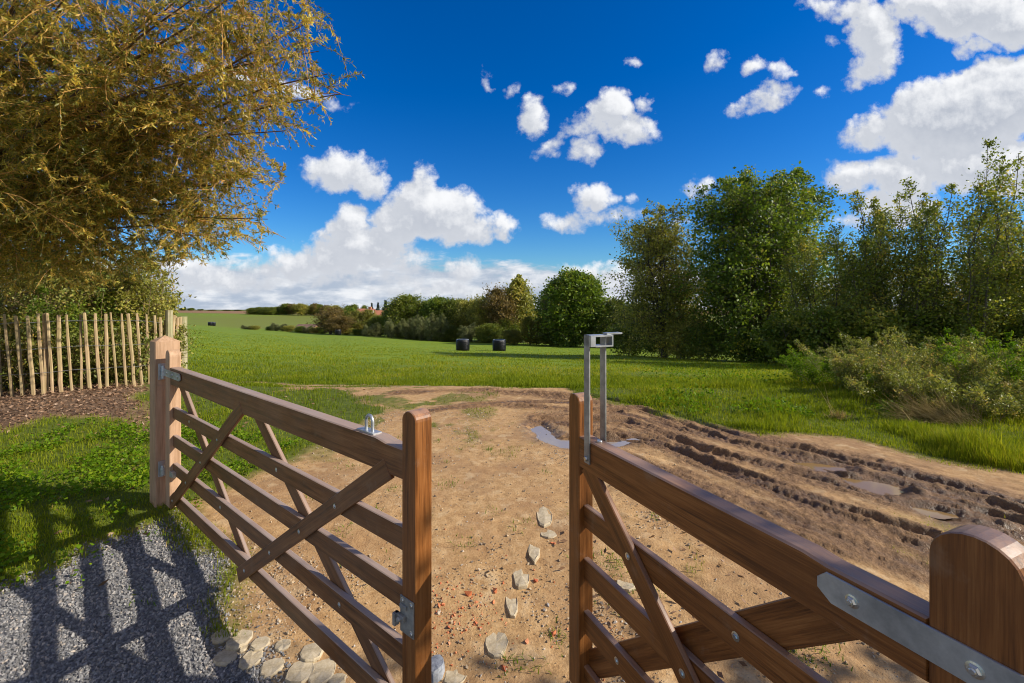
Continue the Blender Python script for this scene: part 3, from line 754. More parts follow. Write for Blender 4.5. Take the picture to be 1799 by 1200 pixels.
def right_gate():
    L = 1.303; t = thing('pedestrian_gate', 'narrow brown timber gate standing open on the right, with tall galvanised loop on its end', 'gate', (.768, .680, 0), math.atan2(.912, -.41))
    th = -.066; xh = .118; xl = L-.075
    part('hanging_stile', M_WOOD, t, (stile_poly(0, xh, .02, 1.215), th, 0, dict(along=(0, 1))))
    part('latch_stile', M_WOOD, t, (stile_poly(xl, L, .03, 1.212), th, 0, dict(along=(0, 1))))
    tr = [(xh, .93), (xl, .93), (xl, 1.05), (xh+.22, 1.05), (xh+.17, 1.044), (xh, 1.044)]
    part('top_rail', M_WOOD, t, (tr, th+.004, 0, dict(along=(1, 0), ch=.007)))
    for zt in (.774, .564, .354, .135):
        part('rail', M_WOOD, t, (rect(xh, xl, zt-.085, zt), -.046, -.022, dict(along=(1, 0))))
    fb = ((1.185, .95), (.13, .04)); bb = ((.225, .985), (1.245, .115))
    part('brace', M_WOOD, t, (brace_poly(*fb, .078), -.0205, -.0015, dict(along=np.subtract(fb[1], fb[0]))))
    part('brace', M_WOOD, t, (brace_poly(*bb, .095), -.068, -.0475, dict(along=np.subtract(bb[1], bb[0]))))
    pts = []
    for zr in (.73, .52, .31, .095):
        k = (zr-fb[0][1])/(fb[1][1]-fb[0][1]); pts.append((fb[0][0]+k*(fb[1][0]-fb[0][0]), -.0015, zr))
        k = (zr-bb[0][1])/(bb[1][1]-bb[0][1]); x = bb[0][0]+k*(bb[1][0]-bb[0][0])
        if zr < .6 or True: pts.append((x, -.022, zr))
    bolt_part(t, pts, (0, 1, 0), .007, .005)
    # long hinge strap across the hanging stile
    g = Geo(); prism(g, [(-.10, .975), (.275, .975), (.303, .995), (.303, 1.016), (.285, 1.034), (-.10, 1.034)], .0, .006, ch=.0018)
    hs = fix(g.build('hinge_strap', M_GALV, t))
    for x in (.235, .055):
        for rr, hh in ((.0125, .0025), ):
            g = Geo(); disc(g, (x, .006, 1.004), (0, 1, 0), .0125, .0022, 18); disc(g, (x, .006, 1.004), (0, 1, 0), .0098, .0085, 6); disc(g, (x, .014, 1.004), (0, 1, 0), .0052, .003, 12)
            fix(g.build('bolt', M_ZINC, hs))
    g = Geo(); disc(g, (-.115, .0, .96), (0, 0, 1), .016, .09, 14); disc(g, (-.115, .0, .90), (0, 0, 1), .009, .17, 12); box(g, -.15, -.115, -.02, .02, .955, .975)
    fix(g.build('hinge_pin', M_GALV, t))
    # throw-over loop standing up on the latch end
    a = L-.140; lw = .034
    def bar(y0, y1, zb):
        g = Geo(); prism(g, [(a-lw/2, zb), (a+lw/2, zb), (a+lw/2+.002, 1.455), (a-lw/2+.002, 1.455)], y0, y1, ch=.001); return g
    lo = bar(.001, .007, .965)
    o = fix(lo.build('throw_over_loop', M_GALVD, t))
    o['label'] = 'tall galvanised loop bars standing up from the gate end'
    g = bar(th-.007, th-.001, .965); fix(g.build('loop_bar', M_GALVD, o))
    g = Geo(); y0, y1 = th-.03, .007
    box(g, a-lw/2-.012, a+lw/2, y0, y1, 1.449, 1.455, .001)
    box(g, a-lw/2-.012, a+lw/2, y1-.022, y1, 1.412, 1.449, .001)
    box(g, a-lw/2-.012, a+lw/2, y0, y1-.022, 1.410, 1.416, .001)
    box(g, a-lw/2-.012, a+lw/2, y0, y0+.006, 1.416, 1.449, .001)
    fix(g.build('loop_head', M_GALV, o))
    g = Geo(); box(g, a-.014, a+.014, y0-.055, y0+.02, 1.4551, 1.4615, .0025); 
    fix(g.build('loop_handle', M_GALV, o))
    g = Geo(); disc(g, (a-.002, .007, .985), (0, 1, 0), .010, .010, 6)
    fix(g.build('bolt', M_ZINC, o)); g = Geo(); disc(g, (a-.03, -.03, 1.05), (0, 0, 1), .012, .008, 12); fix(g.build('bolt', M_ZINC, t))
    return t
right_gate()

def post_thing(name, label, x, y, rz, w, h, apex, mat):
    t = thing(name, label, 'gate post', (x, y, 0), rz)
    g = Geo(); r = w/2; V = []; c = .006
    ring = [(-r+c, -r), (r-c, -r), (r, -r+c), (r, r-c), (r-c, r), (-r+c, r), (-r, r-c), (-r, -r+c)]
    for z in (-.3, h): V += [(p[0], p[1], z) for p in ring]
    F_ = [[i, (i+1) % 8, 8+(i+1) % 8, 8+i] for i in range(8)]
    V = np.array(V); g.add(V, F_, np.stack([V[:, 2], V[:, 0], V[:, 1]], 1)); fix(g.build('shaft', mat, t))
    g = Geo(); V = [(p[0], p[1], h) for p in ring]+[(0, 0, apex)]; V = np.array(V)
    g.add(V, [[i, (i+1) % 8, 8] for i in range(8)], np.stack([V[:, 0]+5, V[:, 1], V[:, 2]], 1)); g.build('cap', mat, t)
    return t
rz = math.atan2(-.6377, .769); c_, s_ = math.cos(rz), math.sin(rz)
def lg(x, y): return (-2.642+c_*x-s_*y, 3.471+s_*x+c_*y)
px_, py_ = lg(-.066-.08, .03)
post_thing('gate_post', 'square pale pinkish timber post with pointed cap at the hinge end of the wide gate', px_, py_, rz, .16, 1.255, 1.30, M_POST)

# ------------------------------------------------------------------ paling fence
def fence():
    t = thing('paling_fence', 'split chestnut paling fence on twisted wire below the overhanging willow', 'fence', (-6, 7, .1))
    base = np.array([-6., 7., .1])
    tops = [-62, -45, -28, -10, 10, 30, 49, 67, 84, 101, 117, 133, 149, 165, 182, 197, 212, 227, 242, 256, 268, 282]
    bots = [-50, -33, -17, 1, 22, 40, 59, 76, 92, 108, 127, 143, 158, 176, 188, 206, 222, 236, 250, 262, 275, 288]
    def pale(xb, yb, xt, yt, h, r):
        zb = gz(xb, yb)-.05; k = 7; s = np.linspace(0, 1, k)
        P = np.stack([xb+(xt-xb)*s, yb+(yt-yb)*s, zb+(h+.05)*s], 1)
        w = np.cumsum(rng.normal(0, .0035, (k, 2)), 0); w[0] = 0; P[:, :2] += w
        R = r*(1+rng.uniform(-.14, .14, k)); R[-1] *= .8
        V, Q = tubes(P[None], R[None], 6)
        V = np.concatenate([V, P[-1:]+np.array([[0, 0, .006]])]); top = len(V)-1
        b0 = (k-1)*6; tri = np.array([[b0+i, b0+(i+1) % 6, top] for i in range(6)])
        V2 = V-base; gr = np.stack([V[:, 2], V[:, 0]*1, V[:, 1]], 1)+rng.uniform(-9, 9, 3)
        mesh_np('pale', V2, [Q, tri], M_PALE, t, vattr={'grain': gr})
    for i, (a, b) in enumerate(zip(tops, bots)):
        Y = 6.7+.9*max(0, (b-60))/200*1.0
        if b > 240: Y += (b-240)*.012
        r = .0225*rng.uniform(.72, 1.2)
        pale(WX(b, Y), Y, WX(a, Y)+.01, Y+rng.normal(0, .03), 1.19+rng.uniform(-.03, .03), r)
    # return leg, seen almost end on
    p0 = np.array([WX(297, 8.5), 8.5]); p1 = np.array([WX(316, 9.25), 9.25])
    for k in range(13):
        q = p0+(p1-p0)*(k+.5)/13; h = 1.25+rng.uniform(-.08, .06)+.004*k
        pale(q[0], q[1], q[0]+rng.normal(0, .03), q[1], h, .030*rng.uniform(.8, 1.3))
    # posts
    for (px, Y, h, r, m) in ((80, 6.85, 1.2, .035, M_PALE), (297, 8.45, 1.36, .06, M_OLDP), (319, 9.3, 1.36, .10, M_OLDP)):
        x = WX(px, Y); zb = gz(x, Y); s = np.linspace(0, 1, 6)
        P = np.stack([np.full(6, x), np.full(6, Y), zb-.1+(h+.1)*s], 1); R = r*(1+rng.uniform(-.06, .06, 6))
        V, Q = tubes(P[None], R[None], 9); n0 = len(V); V = np.concatenate([V, P[-1:]]); tri = np.array([[45+i, 45+(i+1) % 9, n0] for i in range(9)])
        mesh_np('fence_post', V-base, [Q, tri], m, t, vattr={'grain': np.stack([V[:, 2], V[:, 0], V[:, 1]], 1)})
    m, n, l, bs, o = new_mat('fence_wire'); bs.inputs['Base Color'].default_value = (.35, .36, .37, 1); bs.inputs['Metallic'].default_value = .8; bs.inputs['Roughness'].default_value = .45
    for hz_ in (1.08, .68, .32):
        for sg in (-1, 1):
            pts = [(WX(b-.5*(b-a)*hz_, 6.7+.9*max(0, b-60)/200+(max(0, b-240)*.012))+0, 6.7+.9*max(0, b-60)/200+max(0, b-240)*.012+sg*.03*(-1)**i, 0) for i, (a, b) in enumerate(zip(tops, bots))]
            P = np.array([(x, y, gz(x, y)+hz_) for x, y, _ in pts]); P = P+rng.normal(0, .004, P.shape)
            V, Q = tubes(P[None], np.full((1, len(P)), .0022), 4)
            mesh_np('wire', V-base, [Q], m, t)
    return t
fence()

# ------------------------------------------------------------------ trees and shrubs
def env_round(t): return np.sqrt(np.clip(1-((t-.5)/.5)**2, 0, 1))
def env_dome(t): return np.clip(np.sqrt(np.clip(1-t**2.2, 0, 1))*np.clip(.75+t*1.2, 0, 1), 0, 1)
def env_col(t): return np.clip((1-t)**.6*np.clip(.45+2.2*t, 0, 1), 0, 1)
def env_leggy(t): return np.clip((1-t)**.5*np.clip(.6+1.6*t, 0, 1), 0, 1)
def env_cone(t): return np.clip(1-t, 0, 1)**.9

def tree_parts(Hh, R, stems=1, env=env_round, t0=.18, nb=60, nl=40, leaf=.14, spread=.25, elev=(5, 55), droop=.15, tw=4, jit=.12, trunk_r=.12, taper=.85, branch_r=.012, wind=0.0, aspect=.6, bspread=.25, hv=.82):
    """branching skeleton and leaves in local coordinates -> (wood V,Q), (leaf V,Q,rnd)"""
    K = 7; s = np.linspace(0, 1, K)
    P = []
    for i in range(stems):
        a = rng.uniform(0, 2*math.pi); rr = R*spread*(rng.uniform(.3, 1) if stems > 1 else rng.uniform(0, .3))
        hh = Hh*(rng.uniform(hv, 1.0) if i else 1.0)*.97
        b0 = np.array([math.cos(a), math.sin(a)])*min(bspread, .08*stems if bspread <= .25 else 9)*(stems > 1)*rng.uniform(.4, 1.2)
        x = b0[0]+math.cos(a)*rr*s**1.2+wind*Hh*s**2; y = b0[1]+math.sin(a)*rr*s**1.2
        p = np.stack([x, y, hh*s], 1); p[1:-1, :2] += rng.normal(0, .012*Hh, (K-2, 2)); P.append(p)
    P = np.array(P); TR = trunk_r*(1-taper*s)[None]*rng.uniform(.6, 1, (stems, 1)); TR = np.clip(TR, min(.01, trunk_r*.3), None)
    wood = [tubes(P, TR, 6)]
    # branches
    si = rng.integers(0, stems, nb); t = t0+(1-t0)*rng.uniform(0, 1, nb)**.9
    f = t*(K-1); i0 = np.clip(f.astype(int), 0, K-2); fr = (f-i0)[:, None]
    O = P[si, i0]*(1-fr)+P[si, i0+1]*fr
    az = rng.uniform(0, 2*math.pi, nb); el = np.radians(rng.uniform(*elev, nb))
    Ln = R*np.clip(env((t-t0)/(1-t0)), .1, 1)*rng.uniform(.55, 1.08, nb)*(1 if stems == 1 else .85)
    d = np.stack([np.cos(az)*np.cos(el), np.sin(az)*np.cos(el), np.sin(el)], 1); d[:, 0] += wind
    k = 5; q = np.linspace(0, 1, k)
    B = O[:, None, :]+d[:, None, :]*(Ln[:, None, None]*q[None, :, None]); B[:, :, 2] -= droop*Ln[:, None]*q[None]**2
    B[:, 1:] += rng.normal(0, .04, (nb, k-1, 3))*Ln[:, None, None]
    BR = branch_r*(.6+Ln/R)[:, None]*(1-.8*q)[None]
    wood.append(tubes(B, BR, 4))
    # twigs
    bi = np.repeat(np.arange(nb), tw); nt = len(bi); tq = rng.uniform(.3, 1, nt)
    f = tq*(k-1); i0 = np.clip(f.astype(int), 0, k-2); fr = (f-i0)[:, None]
    TO = B[bi, i0]*(1-fr)+B[bi, i0+1]*fr
    td = unit(d[bi]*.8+rng.normal(0, .7, (nt, 3))); tl = Ln[bi]*rng.uniform(.22, .45, nt)
    T = TO[:, None, :]+td[:, None, :]*(tl[:, None, None]*np.linspace(0, 1, 3)[None, :, None]); T[:, :, 2] -= droop*tl[:, None]*np.array([0, .3, 1])[None]
    wood.append(tubes(T, np.array([1, .7, .3])[None]*branch_r*.45*np.ones((nt, 1)), 3))
    # leaves: along twigs
    n = nb*nl; pw = tl*.6+.4*tl.mean(); li = rng.choice(nt, n, p=pw/pw.sum())
    lq = rng.uniform(0, 1, n)[:, None]; LP = T[li, 0]*(1-lq)+T[li, 2]*lq+rng.normal(0, jit, (n, 3))*np.minimum(1, tl[li]/tl.mean())[:, None]
    LD = unit(td[li]*.5+rng.normal(0, .8, (n, 3))+np.array([0, 0, -droop*1.5]))
    sz = leaf*rng.uniform(.6, 1.3, n)
    V, Q = leaves(LP, LD, sz, sz*aspect)
    rnd = np.clip(.45+rng.normal(0, .18, nb)[bi][li]+rng.normal(0, .16, n), 0, 1)
    return join(wood), (V, Q, rnd)

def tree(name, label, cat, px, py_top, Y, wpx, lm, bm=B_GREY, group=None, sink=.1, **kw):
    x = WX(px, Y); z = float(terr0(np.array([x]), np.array([Y]))[0]) if Y > 9 else gz(x, Y)
    Hh = WZ(py_top, Y)-z; R = wpx*Y/F/2
    t = thing(name, label, cat, (x, Y, z-sink), 0, group)
    (wv, wq), (lv, lq, rnd) = tree_parts(Hh+sink, R, **kw)
    mesh_np('trunk' if cat == 'tree' else 'stems', wv, [wq], bm, t, True)
    mesh_np('crown' if cat == 'tree' else 'foliage', lv, [lq], lm, t, False, fattr={'rnd': rnd})
    return t

# big multi-stemmed tree on the right and its neighbours
tree('tree', 'broad bright green many stemmed tree with rounded top, biggest on the right', 'tree', 1337, 284, 27, 295, L_GREEN,
     stems=14, env=env_dome, t0=.10, nb=640, nl=84, leaf=.19, spread=.5, elev=(0, 50), droop=.14, tw=6, jit=.20, trunk_r=.10, branch_r=.022, bspread=1.0)
tree('tree', 'grey green thin leaved tree with bare twig tips left of the big green tree', 'tree', 1168, 368, 32, 235, L_OLIVE,
     stems=7, env=env_dome, t0=.05, nb=380, nl=72, leaf=.18, spread=.45, elev=(5, 55), droop=.1, tw=6, jit=.2, trunk_r=.16, branch_r=.024)
ROW = [  # px, top, Y, width, label
 (1462, 380, 21, 165, 'short leafy tree touching the right side of the big green tree'),
 (1525, 362, 19.5, 150, 'slender dark tree with ragged top, between the short leafy tree and taller ones'),
 (1600, 318, 19, 165, 'dark open crowned tree just left of the tallest slender tree'),
 (1680, 236, 18, 165, 'tallest slender dark tree on the right with wind bent pointed top'),
 (1745, 276, 18.5, 165, 'slender dark tree just right of the tallest one'),
 (1802, 296, 17.5, 160, 'dark slender tree cut by the right edge of the photo'),
]
RK = dict(stems=6, env=env_leggy, t0=.05, leaf=.105, spread=.62, elev=(30, 75), droop=-.05, tw=6, jit=.17, trunk_r=.05, branch_r=.010, wind=.03, bspread=.8, hv=.72)
for px, top, Y, w, lab in ROW:
    tree('tree', lab, 'tree', px, top, Y, w, L_ALDER, group='slender dark trees in a row on the right', nb=300, nl=44, **RK)
# dark shrubs under that row
UND = [(1192, 540, 31, 100, 'olive shrub filling the foot of the gap left of the big green tree', L_OLIVE), (1310, 585, 26, 120, 'shadowy low shrub among the stems of the big green tree', L_GREEN), (1365, 590, 25, 100, 'shadowy low shrub at the right foot of the big green tree', L_DARK), (1205, 560, 30, 110, 'olive shrub between the grey green tree and the big green tree', L_OLIVE), (1395, 560, 20.5, 130, 'dark leafy shrub right under the edge of the big green tree', L_DARK), (1450, 545, 19, 140, 'dark shrub below the short leafy tree', L_DARK), (1520, 540, 18.6, 150, 'dark shrub under the slender ragged tree', L_ALDER), (1600, 545, 18.5, 150, 'dark undergrowth shrub below the open crowned tree', L_DARK),
       (1690, 530, 18.5, 160, 'dark undergrowth shrub under the tallest slender tree', L_ALDER), (1790, 540, 18, 170, 'dark undergrowth shrub at the right edge behind the weeds', L_DARK),
       (1240, 575, 28, 110, 'dark shrub under the left side of the big green tree', L_DARK), (1160, 578, 33, 130, 'low dark shrub at the foot of the grey green tree', L_DARK), (1100, 572, 36, 100, 'low dark shrub in the shade left of the grey green tree', L_DARK),
       (1640, 470, 21, 200, 'tall dark thicket behind the slender trees', L_ALDER), (1500, 480, 22, 180, 'dark thicket behind the short leafy tree', L_ALDER), (1780, 460, 21, 200, 'tall dark thicket behind the right edge trees', L_ALDER)]
for px, top, Y, w, lab, lm in UND:
    tree('shrub', lab, 'shrub', px, top, Y, w, lm, group='dark shrubs below the right hand trees', stems=5, env=env_dome, t0=.05, nb=110, nl=54, leaf=.15, spread=.6, elev=(5, 60), tw=6, jit=.14, trunk_r=.04, branch_r=.012)

x_, y_ = 6.0, -.45  # unseen bush, added to cast the soft shade by the narrow gate
tb = thing('shade_bush', 'leafy round bush added out of view right of the gateway to cast shade', 'bush', (x_, y_, -.3))
(wv, wq), (lv, lq, rnd) = tree_parts(4.7, 1.8, stems=5, env=env_round, t0=.22, nb=260, nl=60, leaf=.13, spread=.5, elev=(0, 55), tw=6, jit=.15, trunk_r=.07, branch_r=.012)
mesh_np('stems', wv, [wq], B_GREY, tb, True); mesh_np('foliage', lv, [lq], L_GREEN, tb, False, fattr={'rnd': rnd})

# mugwort thicket in the right foreground
WEEDX = dict(hv=.6, bspread=.9)
WEEDS = [(1500, 622, 8.6, 140, 'low green weed clump at the left end of the tall weeds', L_CLOVER), (1565, 592, 8.0, 150, 'tall grey green weed bush above the dry straw tuft', L_WEED), (1650, 582, 7.8, 160, 'tall brownish weed bush in the middle of the weed thicket', L_WEED), (1735, 584, 7.3, 165, 'tall weed bush right of the brownish one', L_WEED),
         (1815, 580, 7.0, 170, 'tall green weed bush cut by the right edge of the photo', L_CLOVER), (1700, 632, 6.7, 170, 'lower weed bush in front of the tall weeds', L_WEED), (1605, 640, 7.2, 140, 'lower weed bush right behind the dry straw tuft', L_WEED)]
for px, top, Y, w, lab, lm in WEEDS:
    tree('weed_bush', lab, 'bush', px, top, Y, w, lm, B_STEM, group='tall weeds in the right foreground', sink=.03, stems=26, env=lambda t: np.clip(.62-t*.52, .07, 1), t0=.06, nb=330, nl=58, leaf=.034, spread=.9, elev=(25, 80), droop=.03, tw=4, jit=.03, trunk_r=.006, branch_r=.003, taper=.8, aspect=.42, **WEEDX)

# willow hanging in from the left
def willow():
    base = np.array([-8.3, 6.2, 0.1])
    t = thing('willow_tree', 'large willow with orange twigs and narrow olive leaves hanging over the fence', 'tree', tuple(base))
    fork = np.array([-8.0, 6.1, 2.3]); K = 8; s = np.linspace(0, 1, K)
    ends = []
    for k in range(46):
        px = rng.uniform(-60, 480); Y = rng.uniform(4.0, 7.0); py = rng.uniform(-300, 400)
        if px > 330 and py < -150: py += 200
        ends.append((WX(px, Y), Y, WZ(py, Y)))
    ends += [(WX(470, 4.8), 4.8, WZ(385, 4.8)), (WX(400, 5.3), 5.3, WZ(425, 5.3)), (WX(600, 5.2), 5.2, WZ(165, 5.2)), (WX(560, 5.4), 5.4, WZ(90, 5.4)), (WX(340, 5.0), 5.0, WZ(415, 5.0)), (WX(230, 5.2), 5.2, WZ(420, 5.2)), (WX(575, 5.0), 5.0, WZ(130, 5)), (WX(540, 4.6), 4.6, WZ(40, 4.6)), (WX(500, 5.2), 5.2, WZ(230, 5.2)), (WX(430, 5.4), 5.4, WZ(330, 5.4)), (WX(480, 4.4), 4.4, WZ(-60, 4.4)), (WX(300, 5.5), 5.5, WZ(370, 5.5)), (WX(150, 5.6), 5.6, WZ(380, 5.6)), (WX(20, 5.6), 5.6, WZ(380, 5.6)), (WX(60, 5.2), 5.2, WZ(430, 5.2)), (WX(120, 6.2), 6.2, WZ(440, 6.2)), (WX(200, 6.0), 6.0, WZ(450, 6.0)), (WX(-30, 6.0), 6.0, WZ(450, 6.0)), (WX(280, 5.8), 5.8, WZ(430, 5.8))]
    E = np.array(ends); nL = len(E)
    mid = (fork+E)/2+np.array([0, 0, .55])+rng.normal(0, .25, (nL, 3))
    Lm = (1-s)[None, :, None]**2*fork+2*(s*(1-s))[None, :, None]*mid[:, None, :]+(s**2)[None, :, None]*E[:, None, :]
    Lm[:, 1:-1] += rng.normal(0, .03, (nL, K-2, 3))
    LR = (.046*(1-s)**1.25+.0045)[None]*rng.uniform(.6, 1.2, (nL, 1))
    wt = [tubes(Lm, LR, 6)]
    TP = np.stack([base+(fork-base)*q for q in np.linspace(0, 1, 5)])[None]; wt.append(tubes(TP, np.array([[.32, .27, .25, .24, .2]]), 10))
    V, Q = join(wt); mesh_np('trunk', V-base, [Q], B_LIMB, t, True)
    # keep the lower rim of the crown and the view over the field open
    def ok(P):
        X, Y, Z = P[..., 0], P[..., 1], P[..., 2]; a = X/Y; b = (Z-H)/Y
        edge = np.interp(b, [-.1, .06, .10, .15, .24, .315, .40, .46, .53, .65, 1.2], [-.75, -.68, -.52, -.48, -.50, -.45, -.35, -.31, -.32, -.42, -.45])+.03*fbm(b*9, Y*2, 3)
        return (a < edge) & (b > np.interp(a, [-2, -.9, -.75, -.6, -.5], [-.03, 0, .05, .09, .10])) & (Y > 2.6)
    # secondaries
    n2 = nL*13; li = np.repeat(np.arange(nL), 13); q = rng.uniform(0, 1, n2)**.75*.66+.34; f = q*(K-1); i0 = np.clip(f.astype(int), 0, K-2); fr = (f-i0)[:, None]
    O = Lm[li, i0]*(1-fr)+Lm[li, i0+1]*fr; ld = unit(E-fork)[li]
    d = unit(ld*.42+rng.normal(0, .70, (n2, 3))+np.array([.10, 0, .05])); Ln = rng.uniform(.45, 1.05, n2)
    k = 6; u = np.linspace(0, 1, k)
    B = O[:, None, :]+d[:, None, :]*(Ln[:, None, None]*u[None, :, None]); B[:, :, 2] -= .32*Ln[:, None]*u[None]**2.2
    B[:, 1:] += np.cumsum(rng.normal(0, .022, (n2, k-1, 3)), 1)
    kb = ok(B[:, -1]) & ok(B[:, 3]); Bv = B[kb]
    tw = [tubes(Bv, (.0062*(1-.7*u))[None]*np.ones((len(Bv), 1)), 4)]
    # twigs
    n3 = n2*8; bi = np.repeat(np.arange(n2), 8); q = rng.uniform(.2, 1, n3); f = q*(k-1); i0 = np.clip(f.astype(int), 0, k-2); fr = (f-i0)[:, None]
    O3 = B[bi, i0]*(1-fr)+B[bi, i0+1]*fr
    d3 = unit(d[bi]*.62+rng.normal(0, .62, (n3, 3))); L3 = rng.uniform(.22, .6, n3); k3 = 4; u3 = np.linspace(0, 1, k3)
    T = O3[:, None, :]+d3[:, None, :]*(L3[:, None, None]*u3[None, :, None]); T[:, :, 2] -= .35*L3[:, None]*u3[None]**2
    keep = ok(T[:, -1]) & ok(O3); T = T[keep]; d3 = d3[keep]; L3 = L3[keep]; n3 = len(T)
    tw.append(tubes(T, (.0030*(1-.7*u3))[None]*np.ones((n3, 1)), 3))
    V, Q = join(tw); mesh_np('twigs', V-base, [Q], B_TWIG, t, True)
    per = 58; ti = np.repeat(np.arange(n3), per); n4 = len(ti); q = rng.uniform(.05, 1, n4); f = q*(k3-1); i0 = np.clip(f.astype(int), 0, k3-2); fr = (f-i0)[:, None]
    P4 = T[ti, i0]*(1-fr)+T[ti, i0+1]*fr
    D4 = unit(d3[ti]*.7+rng.normal(0, .62, (n4, 3))+np.array([0, 0, -.3])); sz = rng.uniform(.028, .064, n4)
    V, Q = leaves(P4, D4, sz, sz*.24)
    rnd = np.clip(.42+rng.normal(0, .16, n3)[ti]+rng.normal(0, .2, n4), 0, 1)
    mesh_np('crown', V-base, [Q], L_WILLOW, t, False, fattr={'rnd': rnd})
    print('willow leaves', n4)
willow()

HEDGE = [(-90, 400, 8.6, 240, 'orange brown leafy hedge bush at the left edge behind the fence', L_HEDGE), (30, 405, 8.5, 200, 'brown tinged hedge bush behind the left part of the fence', L_HEDGE), (140, 420, 8.7, 170, 'green hedge bush behind the middle of the fence', L_WEED),
         (205, 415, 9.2, 150, 'light green loose hedge bush behind the right part of the fence', L_HEDGE), (238, 440, 8.9, 105, 'thin airy bush with fine twigs at the right end of the hedge', L_OLIVE), (100, 560, 7.9, 170, 'low bramble behind the middle pales', L_HEDGE), (210, 570, 8.3, 130, 'low bramble behind the right hand pales', L_WEED), (-10, 560, 7.8, 150, 'low bramble behind the leftmost pales', L_HEDGE), (165, 500, 8.3, 90, 'small dark green bush in the middle of the hedge', L_GREEN)]
for px, top, Y, w, lab, lm in HEDGE:
    tree('hedge_bush', lab, 'bush', px, top, Y, w, lm, B_STEM, group='hedge bushes behind the paling fence', stems=18, env=env_dome, t0=.08, nb=340, nl=52, leaf=.052, spread=.75, elev=(10, 75), droop=.03, tw=4, jit=.08, trunk_r=.014, branch_r=.006, bspread=.5, hv=.7)

# --- middle distance: prototypes of height 1, copied and scaled
def proto(name, lm, bm=B_GREY, **kw):
    t = bpy.data.objects.new(name, None)
    (wv, wq), (lv, lq, rnd) = tree_parts(1.0, .5, **kw)
    a = mesh_np('trunk', wv, [wq], bm, t, True); b = mesh_np('crown', lv, [lq], lm, t, False, fattr={'rnd': rnd})
    for o in (a, b): C.objects.unlink(o)
    return t
PK = dict(leaf=.034, jit=.034, trunk_r=.022, branch_r=.004)
PROTO = {
 'dense': proto('p', L_DARK, stems=1, env=env_dome, t0=.05, nb=420, nl=60, tw=6, spread=.2, **PK),
 'chestnut': proto('p', L_GREEN, stems=1, env=env_dome, t0=.03, nb=620, nl=66, tw=6, spread=.2, **{**PK, 'leaf': .036}),
 'olive': proto('p', L_OLIVE, stems=3, env=env_round, t0=.1, nb=330, nl=55, tw=5, spread=.35, **PK),
 'green': proto('p', L_GREEN, stems=2, env=env_dome, t0=.08, nb=360, nl=56, tw=5, spread=.3, **PK),
 'brown': proto('p', L_BROWN, stems=2, env=env_round, t0=.15, nb=280, nl=50, tw=5, spread=.3, **PK),
 'yellow': proto('p', L_YELLOW, stems=3, env=env_dome, t0=.05, nb=300, nl=55, tw=5, spread=.4, **PK),
 'sage': proto('p', L_SAGE, stems=4, env=env_col, t0=.03, nb=280, nl=50, tw=5, spread=.5, elev=(30, 75), **PK),
 'tall': proto('p', L_OLIVE, stems=2, env=env_col, t0=.1, nb=300, nl=50, tw=5, spread=.2, elev=(15, 60), droop=.3, **PK),
 'conifer': proto('p', L_CONIF, stems=1, env=env_cone, t0=.05, nb=260, nl=36, tw=5, spread=.02, elev=(-20, 10), **{**PK, 'jit': .02}),
}
def plant(kind, name, label, cat, px, top, Y, wpx, group, base_drop=0.0):
    x = WX(px, Y); z = float(terr0(np.array([x]), np.array([float(Y)]))[0])-.15-base_drop
    h = WZ(top, Y)-z; w = wpx*1.28*Y/F
    o = copy_tree(PROTO[kind]); o.name = name
    o.location = (x, Y, z); o.scale = (w, w, h); o.rotation_euler = (0, 0, rng.uniform(0, 6.28))
    tag(o, label, cat, group)
    return o
GM = 'trees along the far side of the field'
MID = [
 ('brown', 575, 542, 112, 56, 'brown leaved round tree at the left end of the tree line by the low hut'),
 ('brown', 600, 556, 108, 42, 'small rusty round tree just right of the brown tree'),
 ('yellow', 634, 545, 110, 48, 'pale yellow green drooping tree in front of the red roofed house'),
 ('green', 606, 540, 150, 50, 'dark green tree behind the two brown ones'),
 ('dense', 715, 521, 100, 70, 'dark rounded tree just right of the red roofed house'),
 ('green', 755, 522, 98, 70, 'broad dark green tree second from the red roofed house'),
 ('dense', 800, 528, 96, 60, 'dark green tree in the middle of the line behind the pale bushy ones'),
 ('olive', 832, 524, 92, 55, 'olive tree behind the left one of the nearer bales'),
 ('green', 690, 545, 104, 40, 'low dark tree right below the red roofs'),
 ('dense', 668, 556, 106, 44, 'low dark tree left of the pale bushy trees'),
 ('brown', 884, 510, 84, 62, 'brownish spreading tree with a visible trunk left of the tall airy tree'),
 ('olive', 855, 530, 86, 44, 'small olive tree between the two nearer bales'),
 ('tall', 930, 481, 88, 92, 'tall airy olive tree with drooping sprays left of the domed tree'),
 ('tall', 958, 496, 90, 70, 'thin airy olive tree wedged between tall airy tree and domed tree'),
 ('chestnut', 1012, 481, 72, 112, 'big dense domed tree like a rounded cone'),
 ('dense', 1080, 528, 68, 56, 'dark low tree just right of the domed tree'),
 ('dense', 1118, 535, 64, 60, 'dark tree in shadow left of the grey green tree'),
 ('yellow', 1108, 540, 80, 40, 'pale green tree peeping over the dark low tree'),
]
for kind, px, top, Y, w, lab in MID: plant(kind, 'tree', lab, 'tree', px, top, Y, w, GM)
for px, top, Y, w, lab in [(690, 560, 92, 26, 'grey green bushy tree nearest the red roofed house'), (722, 553, 90, 32, 'grey green bushy tree second from the red roofed house'), (747, 549, 88, 30, 'tallest of the grey green bushy trees'), (768, 551, 86, 34, 'grey green bushy tree third from the left bale'), (655, 566, 96, 26, 'small grey green bushy tree below the yellow drooping tree'), (820, 566, 82, 28, 'pale low bushy tree right behind the left bale')]:
    plant('sage', 'tree', lab, 'tree', px, top, Y, w, 'grey green bushy trees in front of the dark ones')
